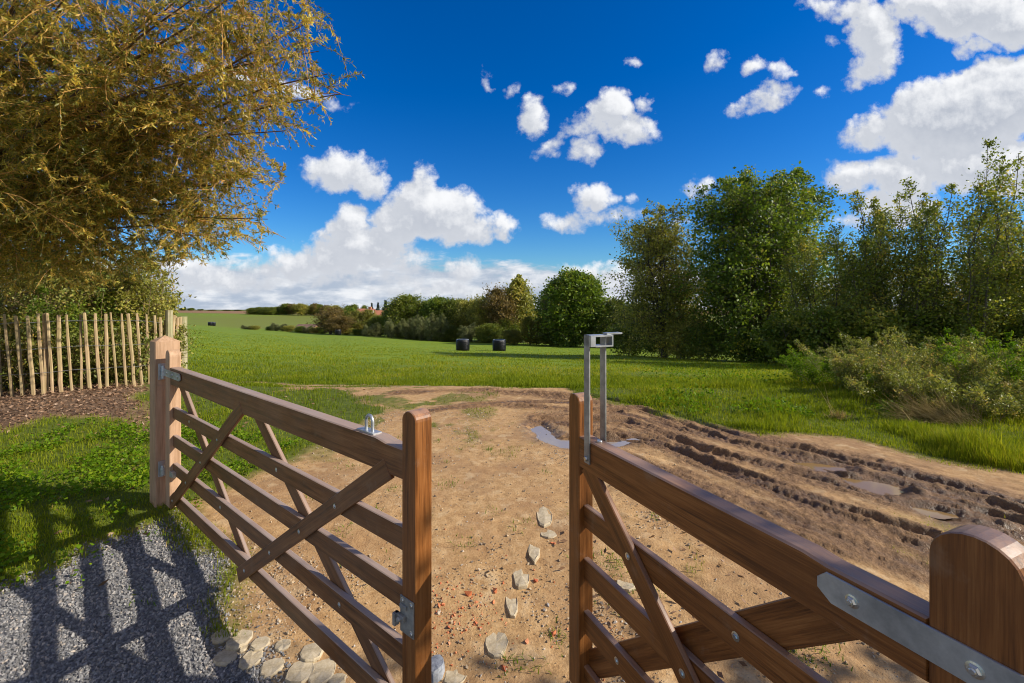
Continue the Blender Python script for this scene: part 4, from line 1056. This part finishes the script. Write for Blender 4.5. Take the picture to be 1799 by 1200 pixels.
for kind, px, top, Y, w, lab in [('yellow', 903, 580, 72, 34, 'round yellowish bush right of the right hand bale'), ('yellow', 938, 556, 76, 40, 'bright yellow green shrub under the tall airy tree'), ('dense', 968, 560, 74, 50, 'dark shrub left of the domed tree'), ('dense', 860, 570, 80, 46, 'dark shrub between the nearer bales'), ('dense', 785, 572, 88, 50, 'dark shrub in shade left of the left bale'), ('green', 1055, 585, 66, 40, 'small green shrub at the right foot of the domed tree'), ('dense', 735, 575, 93, 46, 'dark shrub among the grey green bushy trees'), ('dense', 890, 560, 84, 50, 'dark shrub under the brownish spreading tree')]:
    plant(kind, 'shrub', lab, 'shrub', px, top, Y, w, 'shrubs along the far side of the field')
# hedge line running left from the bale
for i, (px, top, w) in enumerate([(435, 571, 18), (450, 572, 16), (473, 573, 16), (492, 567, 26), (508, 572, 18), (525, 573, 20), (538, 572, 18), (552, 575, 18), (570, 574, 18), (585, 577, 16), (610, 576, 20), (628, 578, 18), (645, 578, 20)]):
    Y = 121-.5*i if i < 10 else 108-3*(i-10)
    plant(['sage', 'olive', 'green'][i % 3], 'hedge_shrub', 'low grey green shrub in the hedge line across the field' if i != 3 else 'tallest bushy shrub of the low hedge line across the field', 'shrub', px, top, Y, w, 'low hedge across the field' if i != 3 else None)
# far wood
fw = [(444, 541, 16), (456, 540, 16), (468, 540, 15), (478, 540, 14), (490, 539, 16), (503, 534, 20), (517, 535, 18), (530, 534, 20), (544, 535, 18), (557, 535, 20), (570, 537, 18), (582, 537, 18), (594, 539, 18), (562, 536, 14), (550, 534, 14)]
for i, (px, top, w) in enumerate(fw):
    plant(['green', 'olive', 'brown', 'dense'][(i*7) % 4] if i > 4 else 'dense', 'tree', 'small distant tree in the wood on the horizon beyond the fields', 'tree', px, top, 395-3*(i % 4), w*1.25, 'trees of the wood on the horizon')
for px, top, w in [(622, 536, 20), (640, 538, 16), (700, 535, 24), (612, 538, 18)]:
    plant('dense', 'tree', 'distant dark tree on the slope behind the red roofed houses', 'tree', px, top, 210, w, 'trees behind the red roofs')
for px, top, Y, w, lab in [(653, 531, 185, 16, 'leftmost dark fir behind the red roofs'), (664, 530, 185, 20, 'middle dark fir behind the red roofs'), (677, 526, 183, 24, 'tallest dark fir behind the red roofs')]:
    plant('conifer', 'fir_tree', lab, 'tree', px, top, Y, w, 'firs behind the red roofs')
for px, top, w, Y in [(268, 536, 46, 420), (320, 541, 10, 620), (337, 541, 11, 620), (352, 543, 9, 640), (375, 544, 16, 640), (400, 544, 16, 640), (420, 544, 16, 640)]:
    plant('green', 'tree', 'tiny tree on the left horizon beyond the ploughed strip', 'tree', px, top, Y, w, 'tiny trees on the left horizon')

# ------------------------------------------------------------------ houses, hut, bales
def flat_mat(name, a, b, scale=3, rough=.8):
    m, n, l, bs, o = new_mat(name); tc = n.new('ShaderNodeTexCoord'); f = noise(n, l, tc.outputs['Object'], scale, 5, .65)
    r = ramp(n, [(.3, a), (.7, b)]); l.new(f, r.inputs[0]); l.new(r.outputs[0], bs.inputs['Base Color']); bs.inputs['Roughness'].default_value = rough
    return m
M_ROOF = flat_mat('red_roof_tile', (.30, .10, .05), (.46, .19, .11), 1.5)
M_ROOFB = flat_mat('brown_roof', (.10, .06, .04), (.20, .12, .08), 1.5)
M_WALLW = flat_mat('pale_render', (.36, .31, .25), (.48, .43, .36), 1)
M_WALLB = flat_mat('brick_wall', (.34, .15, .08), (.45, .22, .12), 2)
M_PANE = flat_mat('dark_window', (.02, .025, .03), (.05, .055, .06), 1, .15)
def house(label, px, py_ridge, Y, wpx, rise, wall_h, rz, wall, cat='house', name='house', depth=8, windows=3):
    x = WX(px, Y); z = WZ(py_ridge, Y)-rise-wall_h; w = wpx*Y/F; gzv = float(terr0(np.array([x]), np.array([float(Y)]))[0])
    t = thing(name, label, cat, (x, Y, z), rz); d = depth/2; r = w/2
    fdn = min(0, gzv-z)-.2
    g = Geo(); box(g, -r, r, -d, d, fdn, wall_h, 0); prismg = [(-d, wall_h), (d, wall_h), (0, wall_h+rise)]
    for xs in (-r, r):
        g.add([(xs, p[0], p[1]) for p in prismg], [[0, 1, 2]])
    fix(g.build('wall', wall, t))
    g = Geo(); e = .5; tck = .22
    for sg in (-1, 1):
        a = (sg*(d+e), wall_h-e*rise/d); b = (0, wall_h+rise); q = [(a[0], a[1]+.03), (b[0], b[1]+.03), (b[0], b[1]+.03+tck), (a[0], a[1]+.03+tck)]
        V = [(xx, p[0], p[1]) for xx in (-r-.4, r+.4) for p in q]
        g.add(V, [[0, 1, 2, 3], [4, 5, 6, 7], [0, 1, 5, 4], [1, 2, 6, 5], [2, 3, 7, 6], [3, 0, 4, 7]])
    rf = fix(g.build('roof', M_ROOF if cat == 'house' else M_ROOFB, t))
    if windows:
        g = Geo(); box(g, r*.4, r*.4+.9, -.5, .5, wall_h+rise*.4, wall_h+rise+.9, 0); fix(g.build('chimney', M_WALLB, rf))
        for k in range(windows):
            cx = -r+w*(k+.5)/windows
            g = Geo(); box(g, cx-.6, cx+.6, -d-.06, -d+.02, wall_h-1.9, wall_h-.5, 0); fr = fix(g.build('window', M_WALLW, t))
            g = Geo(); box(g, cx-.5, cx+.5, -d-.09, -d-.05, wall_h-1.8, wall_h-.6, 0); fix(g.build('pane', M_PANE, fr))
    return t
house('long red tiled house among the trees below the firs', 672, 546.5, 150, 22, 2.2, 2.6, .15, M_WALLW)
house('red roofed house partly hidden left of the long one', 643, 543.5, 158, 26, 1.6, 2.2, -.1, M_WALLW)
house('small red roofed annex at the right end of the long house', 688, 549.5, 140, 10, 2.0, 2.2, .9, M_WALLB, windows=1, depth=6)
house('low brown hut with flat pitched roof at the end of the hedge line', 541, 571, 126, 28, .9, 1.7, .12, M_WALLB, 'hut', 'hut', depth=6, windows=0)

def bales():
    m, n, l, bs, o = new_mat('black_silage_wrap')
    tc = n.new('ShaderNodeTexCoord'); f = noise(n, l, tc.outputs['Object'], 5, 5, .6)
    mp = n.new('ShaderNodeMapping'); mp.inputs['Scale'].default_value = (1.5, 1.5, 16); l.new(tc.outputs['Object'], mp.inputs['Vector']); f2 = noise(n, l, mp.outputs[0], 2, 4, .6)
    bs.inputs['Base Color'].default_value = (.004, .0045, .007, 1); bs.inputs['Roughness'].default_value = .36; bs.inputs['Specular IOR Level'].default_value = .3
    bump(n, l, mth(n, l, 'ADD', f, f2), .6, .05, bs)
    K, R, h = 36, .66, 1.22
    prof = [(0, 0), (.60, 0), (.655, .05), (.675, .3), (.68, .62), (.672, .95), (.645, 1.12), (.58, 1.20), (.4, 1.235), (0, 1.245)]
    V = [(0, 0, 0)]; F3 = []; F4 = []
    rings = prof[1:-1]
    for r_, z in rings:
        for k in range(K):
            a = 2*math.pi*k/K; q = 1+.012*math.sin(5*a+z*4)+.006*rng.normal(); V.append((r_*q*math.cos(a), r_*q*math.sin(a), z+.008*rng.normal()*(z > .1)))
    V.append((0, 0, prof[-1][1])); top = len(V)-1
    for j in range(len(rings)-1):
        for k in range(K): a = 1+j*K+k; b = 1+j*K+(k+1) % K; F4.append([a, b, b+K, a+K])
    for k in range(K): F3.append([0, 1+(k+1) % K, 1+k]); F3.append([top, 1+(len(rings)-1)*K+k, 1+(len(rings)-1)*K+(k+1) % K])
    first = None
    M_FILM = flat_mat('film_edge', (.25, .27, .32), (.4, .42, .46), 8, .4)
    for px, py, Y, lab in [(813, 615, 47.5, 'black wrapped silage bale, left one of the nearer two in the field'), (877, 615.5, 48, 'black wrapped silage bale, right one of the nearer two in the field'), (594, 588, 105, 'black wrapped silage bale in front of the hedge line across the field'),
                           (369.5, 579.5, 150, 'tiny far black bale on the left, left one of the touching pair'), (374.6, 579.5, 151, 'tiny far black bale on the left, right one of the touching pair')]:
        x = WX(px, Y); z = float(terr0(np.array([x]), np.array([Y]))[0])-.02
        if first is None:
            t = thing('silage_bale', lab, 'bale', (x, Y, z), 0, 'black silage bales in the field')
            body = mesh_np('wrap', np.array(V), [np.array(F3), np.array(F4)], m, t, True)
            V2, Q2 = tubes(np.array([[(.60*math.cos(a), .60*math.sin(a), 1.195) for a in np.linspace(0, 6.2832, 30)]]), np.full((1, 30), .018), 5)
            mesh_np('film_tail', V2, [Q2], M_FILM, t, True)
            first = t
        else:
            t = copy_tree(first); t.location = (x, Y, z); t['label'] = lab
        t.scale = (1.05, 1.05, 1.0)
bales()

def tank():
    Y = 24; x = WX(1408, Y); z = float(terr0(np.array([x]), np.array([float(Y)]))[0])
    t = thing('storage_tank', 'small rounded white tank half hidden under the dark shrubs', 'tank', (x, Y, z))
    g = Geo(); P = stile_poly(-.75, .75, .25, 1.15, 16); prism(g, P, -.5, .5, ch=.06)
    m = flat_mat('white_plastic', (.50, .53, .55), (.66, .69, .70), 3, .5); fix(g.build('shell', m, t))
    g = Geo(); disc(g, (0, 0, 1.13), (0, 0, 1), .16, .08, 16); fix(g.build('lid', m, t))
    g = Geo(); box(g, -.7, .7, -.45, .45, -.1, .25, .01); fix(g.build('skid', M_PANE, t))
tank()

# ------------------------------------------------------------------ stones
STONES = []
def stone(name, label, px, py, wpx, hpx, mat, group, hgt=.05, rz=0., nside=9):
    x, y = G2(px, py); sc = F/y; rx = wpx/sc/2; ry = hpx/2*y*y/(H*F)
    a = np.sort(rng.uniform(0, .5, nside)+np.arange(nside))*2*math.pi/nside
    rad = rng.uniform(.86, 1.06, nside)
    P = np.stack([np.cos(a)*rx*rad, np.sin(a)*ry*rad], 1)
    V = []
    for k, (sc_, z) in enumerate([(1.0, -.05), (1.0, hgt*.5), (.96, hgt*.85), (.86, hgt)]):
        for p in P: V.append((p[0]*sc_+rng.normal(0, .0015), p[1]*sc_+rng.normal(0, .0015), z+rng.normal(0, .0025)*(k > 1)))
    V.append((0, 0, hgt*1.02)); n = nside
    F4 = [[k*n+i, k*n+(i+1) % n, (k+1)*n+(i+1) % n, (k+1)*n+i] for k in range(3) for i in range(n)]; F3 = [[3*n+i, 3*n+(i+1) % n, 4*n] for i in range(n)]
    o = mesh_np(name, np.array(V), [np.array(F3), np.array(F4)], mat, None, False)
    STONES.append((x, y, max(rx, .5*(rx+ry)), ry))
    o.location = (x, y, gz(x, y)-.003); o.rotation_euler = (0, 0, rz)
    tag(o, label, 'stone', group); return o
COB = [(392, 1115, 40, 26, 'sandstone sett farthest left in the back row beside the gravel'), (423, 1124, 42, 34, 'sandstone sett second from the left in the back row'), (457, 1131, 34, 24, 'sandstone sett third from the left in the back row'), (497, 1135, 28, 20, 'small sandstone sett at the right end of the visible back row'),
       (428, 1139, 14, 12, 'tiny sandstone chip wedged between the rows of setts'), (397, 1155, 46, 28, 'sandstone sett farthest left in the front row, at the shadow edge'), (441, 1158, 38, 34, 'pitted sandstone sett second from the left in the front row'), (478, 1174, 44, 32, 'sandstone sett third from the left in the front row'), (528, 1181, 48, 44, 'large sandstone sett fourth from the left in the front row'), (566, 1180, 52, 46, 'large sandstone sett right under the bottom rail of the wide gate'),
       (548, 1146, 42, 34, 'sandstone sett behind the bottom rail of the wide gate'), (601, 1150, 30, 20, 'small sandstone sett between the lowest two rails'), (630, 1175, 26, 20, 'small sandstone sett near the back brace foot of the wide gate'), (592, 1196, 34, 22, 'sandstone sett at the bottom edge under the wide gate')]
for px, py, w, h, lab in COB: stone('sandstone_sett', lab, px, py, w, h, M_SAND, 'sandstone setts bordering the gravel', .012, 0, 10)
PATHS = [(957, 908, 28, 36, 'pale flat stone farthest up the line of stones between the gates'), (964, 938, 32, 14, 'thin flat stone second in the line of stones between the gates'), (938, 965, 22, 40, 'yellowish narrow stone in the middle of the line between the gates'), (916, 1011, 34, 36, 'pale blocky stone in the line between the gates, above the brick rubble'),
         (900, 1060, 24, 40, 'narrow tan stone right of the brick rubble'), (872, 1130, 42, 46, 'large worn tan stone nearest the camera in the line between the gates'), (800, 1188, 44, 34, 'flat tan stone at the bottom edge beside the latch stile'), (1100, 1026, 40, 22, 'pale squarish stone in the grass behind the narrow gate')]
for px, py, w, h, lab in PATHS: stone('sandstone', lab, px, py, w, h, M_SAND, 'pale stones between the two gates', .006, 0, 10)
stone('bluestone', 'smooth grey stone at the foot of the latch stile', 765, 1183, 34, 34, M_GREYS, None, .05, 0, 11)

# ------------------------------------------------------------------ loose ground cover (stuff)
def chips(name, X, Y, size, mat, lift=.3):
    k = np.ones(len(X), bool)
    for sx, sy, r1, r2 in STONES: k &= ((X-sx)/(r1*.9))**2+((Y-sy)/(r2*.9))**2 > 1
    X, Y, size = X[k], Y[k], size[k]
    n = len(X); Z = terr(X, Y)
    base = np.array([(1, 0, 0), (-1, 0, 0), (0, 1, 0), (0, -1, 0), (0, 0, 1), (0, 0, -1)], float)
    V = base[None]*(1+rng.uniform(-.35, .35, (n, 6, 1)))*np.array([1, .8, .6])[None, None]
    V = V+rng.normal(0, .18, V.shape)
    q = unit(rng.normal(size=(n, 3))); w = unit(np.cross(q, rng.normal(size=(n, 3)))); e = np.cross(q, w)
    V = V[..., 0:1]*q[:, None]+V[..., 1:2]*w[:, None]+V[..., 2:3]*e[:, None]
    V = V*size[:, None, None]+np.stack([X, Y, Z+size*lift], 1)[:, None, :]
    f = np.array([(0, 2, 4), (2, 1, 4), (1, 3, 4), (3, 0, 4), (2, 0, 5), (1, 2, 5), (3, 1, 5), (0, 3, 5)])
    Fa = (np.arange(n)*6)[:, None, None]+f[None]
    o = mesh_np(name, V.reshape(-1, 3), [Fa.reshape(-1, 3)], mat, None, False, fattr={'rnd': np.repeat(rng.uniform(0, 1, n), 8)})
    o['kind'] = 'stuff'; return o
n = 150000; X = rng.uniform(-4.6, -.5, n); Y = rng.uniform(1.0, 3.6, n); w = weights(X, Y)
k = rng.uniform(0, 1, n) < w[1]*(1-.75*w[4]); X, Y = X[k], Y[k]
o = chips('gravel', X, Y, rng.uniform(.0045, .0105, len(X))*rng.uniform(.8, 1.3, len(X)), M_CHIP); tag(o, 'loose dark grey crushed gravel beside the wide gate', 'gravel')
n = 170000; X = rng.uniform(-2.2, 1.8, n); Y = 1.3+5.2*rng.uniform(0, 1, n)**1.6; w = weights(X, Y)
cl = sstep(-.25, .35, fbm(X*1.8, Y*1.8, 3)+.75*sstep(3.6, 1.8, Y)*sstep(.9, -.3, X)-.35)
k = rng.uniform(0, 1, n) < (w[0]*(1-w[1])*(1-w[3]))*(.05+.55*cl); X, Y = X[k], Y[k]
o = chips('chippings', X, Y, np.clip(np.exp(rng.normal(-5.55, .5, len(X))), .0015, .014), M_CHIPT); tag(o, 'small tan and grey stone chippings strewn over the sandy soil', 'chippings')
n = 420; cx, cy = G2(800, 1078); X = rng.normal(cx, .15, n); Y = rng.normal(cy, .13, n); X[:60] = rng.uniform(-.7, .6, 60); Y[:60] = rng.uniform(1.8, 3.2, 60); X[60:110] = rng.normal(.42, .06, 50); Y[60:110] = rng.normal(2.35, .12, 50)
o = chips('brick_rubble', X, Y, np.exp(rng.normal(-5.3, .55, n)), M_BRICK, .1); tag(o, 'orange red crumbs of broken brick scattered on the soil between the gates', 'rubble')

def blades(name, X, Y, hgt, wid, mat, lean=.45, Z=None):
    n = len(X); Z = terr(X, Y)-.005 if Z is None else Z
    a = rng.uniform(0, 2*math.pi, n); ln = rng.uniform(.1, 1, n)*lean
    D = np.stack([np.cos(a)*ln, np.sin(a)*ln, np.ones(n)], 1); D = unit(D)*hgt[:, None]
    b = a+rng.uniform(.9, 2.2, n); Sd = np.stack([np.cos(b), np.sin(b), np.zeros(n)], 1)*wid[:, None]/2
    P = np.stack([X, Y, Z], 1); M_ = P+D*.55; Tp = P+D+np.stack([np.cos(a), np.sin(a), -.5*np.ones(n)], 1)*(hgt*ln*.45)[:, None]
    V = np.stack([P-Sd, P+Sd, M_+Sd*.8, M_-Sd*.8, Tp], 1).reshape(-1, 3)
    i = np.arange(n)*5
    Q = np.stack([i, i+1, i+2, i+3], 1); T = np.stack([i+3, i+2, i+4], 1)
    big = fbm(X*.9, Y*.9, 3)+.8*fbm(X*.13+3, Y*.13, 3)
    rnd = np.clip(.42+.26*big+rng.normal(0, .17, n), 0, 1)
    o = mesh_np(name, V, [T, Q], mat, None, False, fattr={'rnd': np.concatenate([rnd, rnd])}); o['kind'] = 'stuff'; return o
def grass():
    # sown evenly as seen from the lane: thinner and coarser with distance
    n = 430000; u = rng.uniform(-1.6, 1.6, n); inv = rng.uniform(1/75., 1/2.3, n); Y = 1/inv; X = u*Y
    n2 = 240000; u2 = rng.uniform(-1.35, 1.35, n2); Y2 = 1/rng.uniform(1/70., 1/8., n2); X = np.concatenate([X, u2*Y2]); Y = np.concatenate([Y, Y2])
    n3 = 170000; u3 = rng.uniform(-.1, 1.4, n3); Y3 = 1/rng.uniform(1/13., 1/3.8, n3); X = np.concatenate([X, u3*Y3]); Y = np.concatenate([Y, Y3])
    w = weights(X, Y)[4]
    tuft = .55+.45*sstep(-.25, .2, fbm(X*2.6, Y*2.6, 3))
    under = (X < -5.0) & (Y > 6.9) & (Y < 9.5)
    k = (rng.uniform(0, 1, len(X)) < w*tuft) & ~under; X, Y, w = X[k], Y[k], w[k]
    far = np.clip(Y/10, 0, 3)
    bare = poly_sd(DIRT, X, Y) > 0
    right = sstep(.5, 1.5, X)*sstep(12, 9, Y)
    lump = fbm(X*1.7+9, Y*1.7+2, 3); leftn = sstep(-1.8, -2.4, X)*sstep(6.5, 5.5, Y)
    hgt = (.055-.012*leftn+.012*np.clip(far, 0, 1)+.05*right*sstep(-.1, .45, lump))*rng.uniform(.45, 1.35, len(X))*(.75+.5*sstep(-.3, .4, lump))
    hgt = np.where(bare, hgt*.35, hgt)
    hgt = hgt*(1+.9*sstep(.35, .6, fbm(X*.7+4, Y*.7+8, 3)))
    wid = np.maximum(.0042, .0010*Y)*rng.uniform(.7, 1.3, len(X))
    print('blades', len(X))
    o = blades('grass', X, Y, hgt, wid, L_GRASS); tag(o, 'green grass of the field and verges', 'grass')
    # broad leaved weeds among the near left grass
    n = 26000; X = rng.uniform(-5.2, -2.3, n); Y = rng.uniform(2.3, 5.6, n); ww = weights(X, Y)
    clump = sstep(-.05, .3, fbm(X*3.1, Y*3.1, 3)); k = rng.uniform(0, 1, n) < np.clip(ww[4]+.25*ww[1]*(Y > 2.6), 0, 1)*clump; X, Y = X[k], Y[k]; n = len(X)
    Z = terr(X, Y)+rng.uniform(.01, .09, n)
    D = unit(np.stack([rng.normal(size=n), rng.normal(size=n), rng.normal(.1, .35, n)], 1)); sz = rng.uniform(.015, .04, n)
    V, Q = leaves(np.stack([X, Y, Z], 1), D, sz, sz*.8)
    o = mesh_np('low_weeds', V, [Q], L_CLOVER, None, False, fattr={'rnd': np.clip(rng.normal(.5, .22, n), 0, 1)}); o['kind'] = 'stuff'; tag(o, 'bright low leafy weeds in the grass left of the gate post', 'weeds')
    # rank herbage on the right bank
    n = 22000; u = rng.uniform(.28, 1.3, n); Y = 1/rng.uniform(1/20., 1/6., n); X = u*Y; w = weights(X, Y)[4]
    dn = sstep(.05, .4, fbm(X*1.1+3, Y*1.1, 3)); k = (rng.uniform(0, 1, n) < w*dn); X, Y = X[k], Y[k]; n = len(X)
    Z = terr(X, Y)+rng.uniform(.02, .26, n)*(.4+.6*sstep(6, 10, Y))
    D = unit(np.stack([rng.normal(size=n), rng.normal(size=n), rng.normal(.5, .4, n)], 1)); sz = rng.uniform(.03, .07, n)
    V, Q = leaves(np.stack([X, Y, Z], 1), D, sz, sz*.5)
    o = mesh_np('rank_herbage', V, [Q], L_CLOVER, None, False, fattr={'rnd': np.clip(rng.normal(.35, .22, n), 0, 1)}); o['kind'] = 'stuff'; tag(o, 'rank green herbage along the bank below the right hand trees', 'weeds')
def tufts():      # small weeds seeded in the bare soil
    px = np.array([770, 785, 640, 700, 870, 790, 960, 915, 1040, 1085, 1130, 1060, 1390, 1410, 1150, 820, 610, 690, 600, 655, 900, 1100, 1440, 735, 560, 1010, 940, 980, 860])
    py = np.array([775, 812, 790, 770, 900, 850, 830, 925, 985, 990, 1010, 1050, 1155, 1120, 905, 955, 820, 860, 935, 900, 1170, 1075, 1150, 905, 870, 900, 1180, 1120, 790])
    X, Y = [], []
    for a, b in zip(px, py):
        x, y = G2(a, b); k = int(rng.uniform(12, 46)); sp_ = rng.uniform(.02, .06)
        X.append(rng.normal(x, sp_, k)); Y.append(rng.normal(y, sp_, k))
    for a, b, k in ((1080, 990, 90), (1125, 1045, 70), (1400, 1150, 110), (640, 1000, 30), (300, 930, 160), (235, 1060, 22)):
        x, y = G2(a, b); X.append(rng.normal(x, .09, k)); Y.append(rng.normal(y, .07, k))
    X = np.concatenate(X); Y = np.concatenate(Y)
    o = blades('grass_tufts', X, Y, rng.uniform(.015, .05, len(X)), rng.uniform(.003, .006, len(X)), L_CLOVER, 1.1); tag(o, 'scattered small weed tufts in the bare sandy soil', 'weeds')
grass(); tufts()
def litter():
    n = 26000; X = rng.uniform(-8.5, -2.2, n); Y = rng.uniform(2.6, 8.2, n); w = weights(X, Y)
    k = rng.uniform(0, 1, n) < np.clip(w[2]*1.0+.035, 0, 1); X, Y = X[k], Y[k]; n = len(X)
    # a few leaves on the sand behind the narrow gate
    X = np.concatenate([X, rng.uniform(.3, 1.6, 160)]); Y = np.concatenate([Y, rng.uniform(1.5, 3.2, 160)]); n = len(X)
    Z = terr(X, Y)+rng.uniform(.002, .022, n)
    D = unit(np.stack([rng.normal(size=n), rng.normal(size=n), rng.normal(0, .22, n)], 1)); sz = rng.uniform(.022, .06, n)
    V, Q = leaves(np.stack([X, Y, Z], 1), D, sz, sz*.42)
    o = mesh_np('leaf_litter', V, [Q], L_LITTER, None, False, fattr={'rnd': np.clip(rng.normal(.5, .25, n), 0, 1)}); o['kind'] = 'stuff'; tag(o, 'dry brown fallen leaves covering the ground before the paling fence', 'leaves')
litter()

# dry straw tuft and bare stalks in front of the weeds
def tuft(label, px, py, Y0, n, hgt, lean_dir, mat, spread=.16, name='dry_grass_tuft', root=False):
    x, y = WX(px, Y0), Y0; z = gz(x, y)
    t0 = np.stack([rng.normal(0, spread, n), rng.normal(0, spread*.7, n), np.full(n, -.02)], 1)
    L = hgt*rng.uniform(.55, 1.1, n); a = rng.normal(0, .28, (n, 3)); d = unit(np.array(lean_dir)[None]+a)
    k = 5; s = np.linspace(0, 1, k); P = t0[:, None]+d[:, None]*(L[:, None, None]*s[None, :, None]); P[:, :, 2] -= (.22*L[:, None]*s[None]**2.2)
    V, Q = tubes(P, (.0032*(1.1-s))[None]*np.ones((n, 1)), 3)
    rq = np.repeat(rng.uniform(0, 1, n), 12)
    m_ = 60 if root else 0       # leaves about the base
    if m_:
        V2, Q2 = leaves(np.stack([rng.normal(0, .06, m_), rng.normal(0, .05, m_), np.zeros(m_)], 1), rng.normal(0, .5, (m_, 3))+np.array([0, 0, 1.]), .12, .012)
        Q = np.concatenate([Q, Q2+len(V)]); V = np.concatenate([V, V2]); rq = np.concatenate([rq, rng.uniform(0, 1, m_)])
    o = mesh_np(name, V, [Q], mat, None, False, fattr={'rnd': rq})
    o.location = (x, y, z); tag(o, label, 'dry grass'); return o
tuft('straw coloured tuft of long dry grass leaning left before the weeds', 1655, 745, 5.9, 420, .66, (-.75, 0, .72), L_DRY, .2)
tuft('small dry straw clump at the right foot of the weeds', 1700, 735, 6.0, 90, .40, (-.3, 0, .9), L_DRY, .12)
tuft('thin dead stalks standing alone at the left of the weeds', 1475, 735, 6.0, 9, .62, (-.32, 0, .95), L_DRY, .05, 'dead_stalks', True)
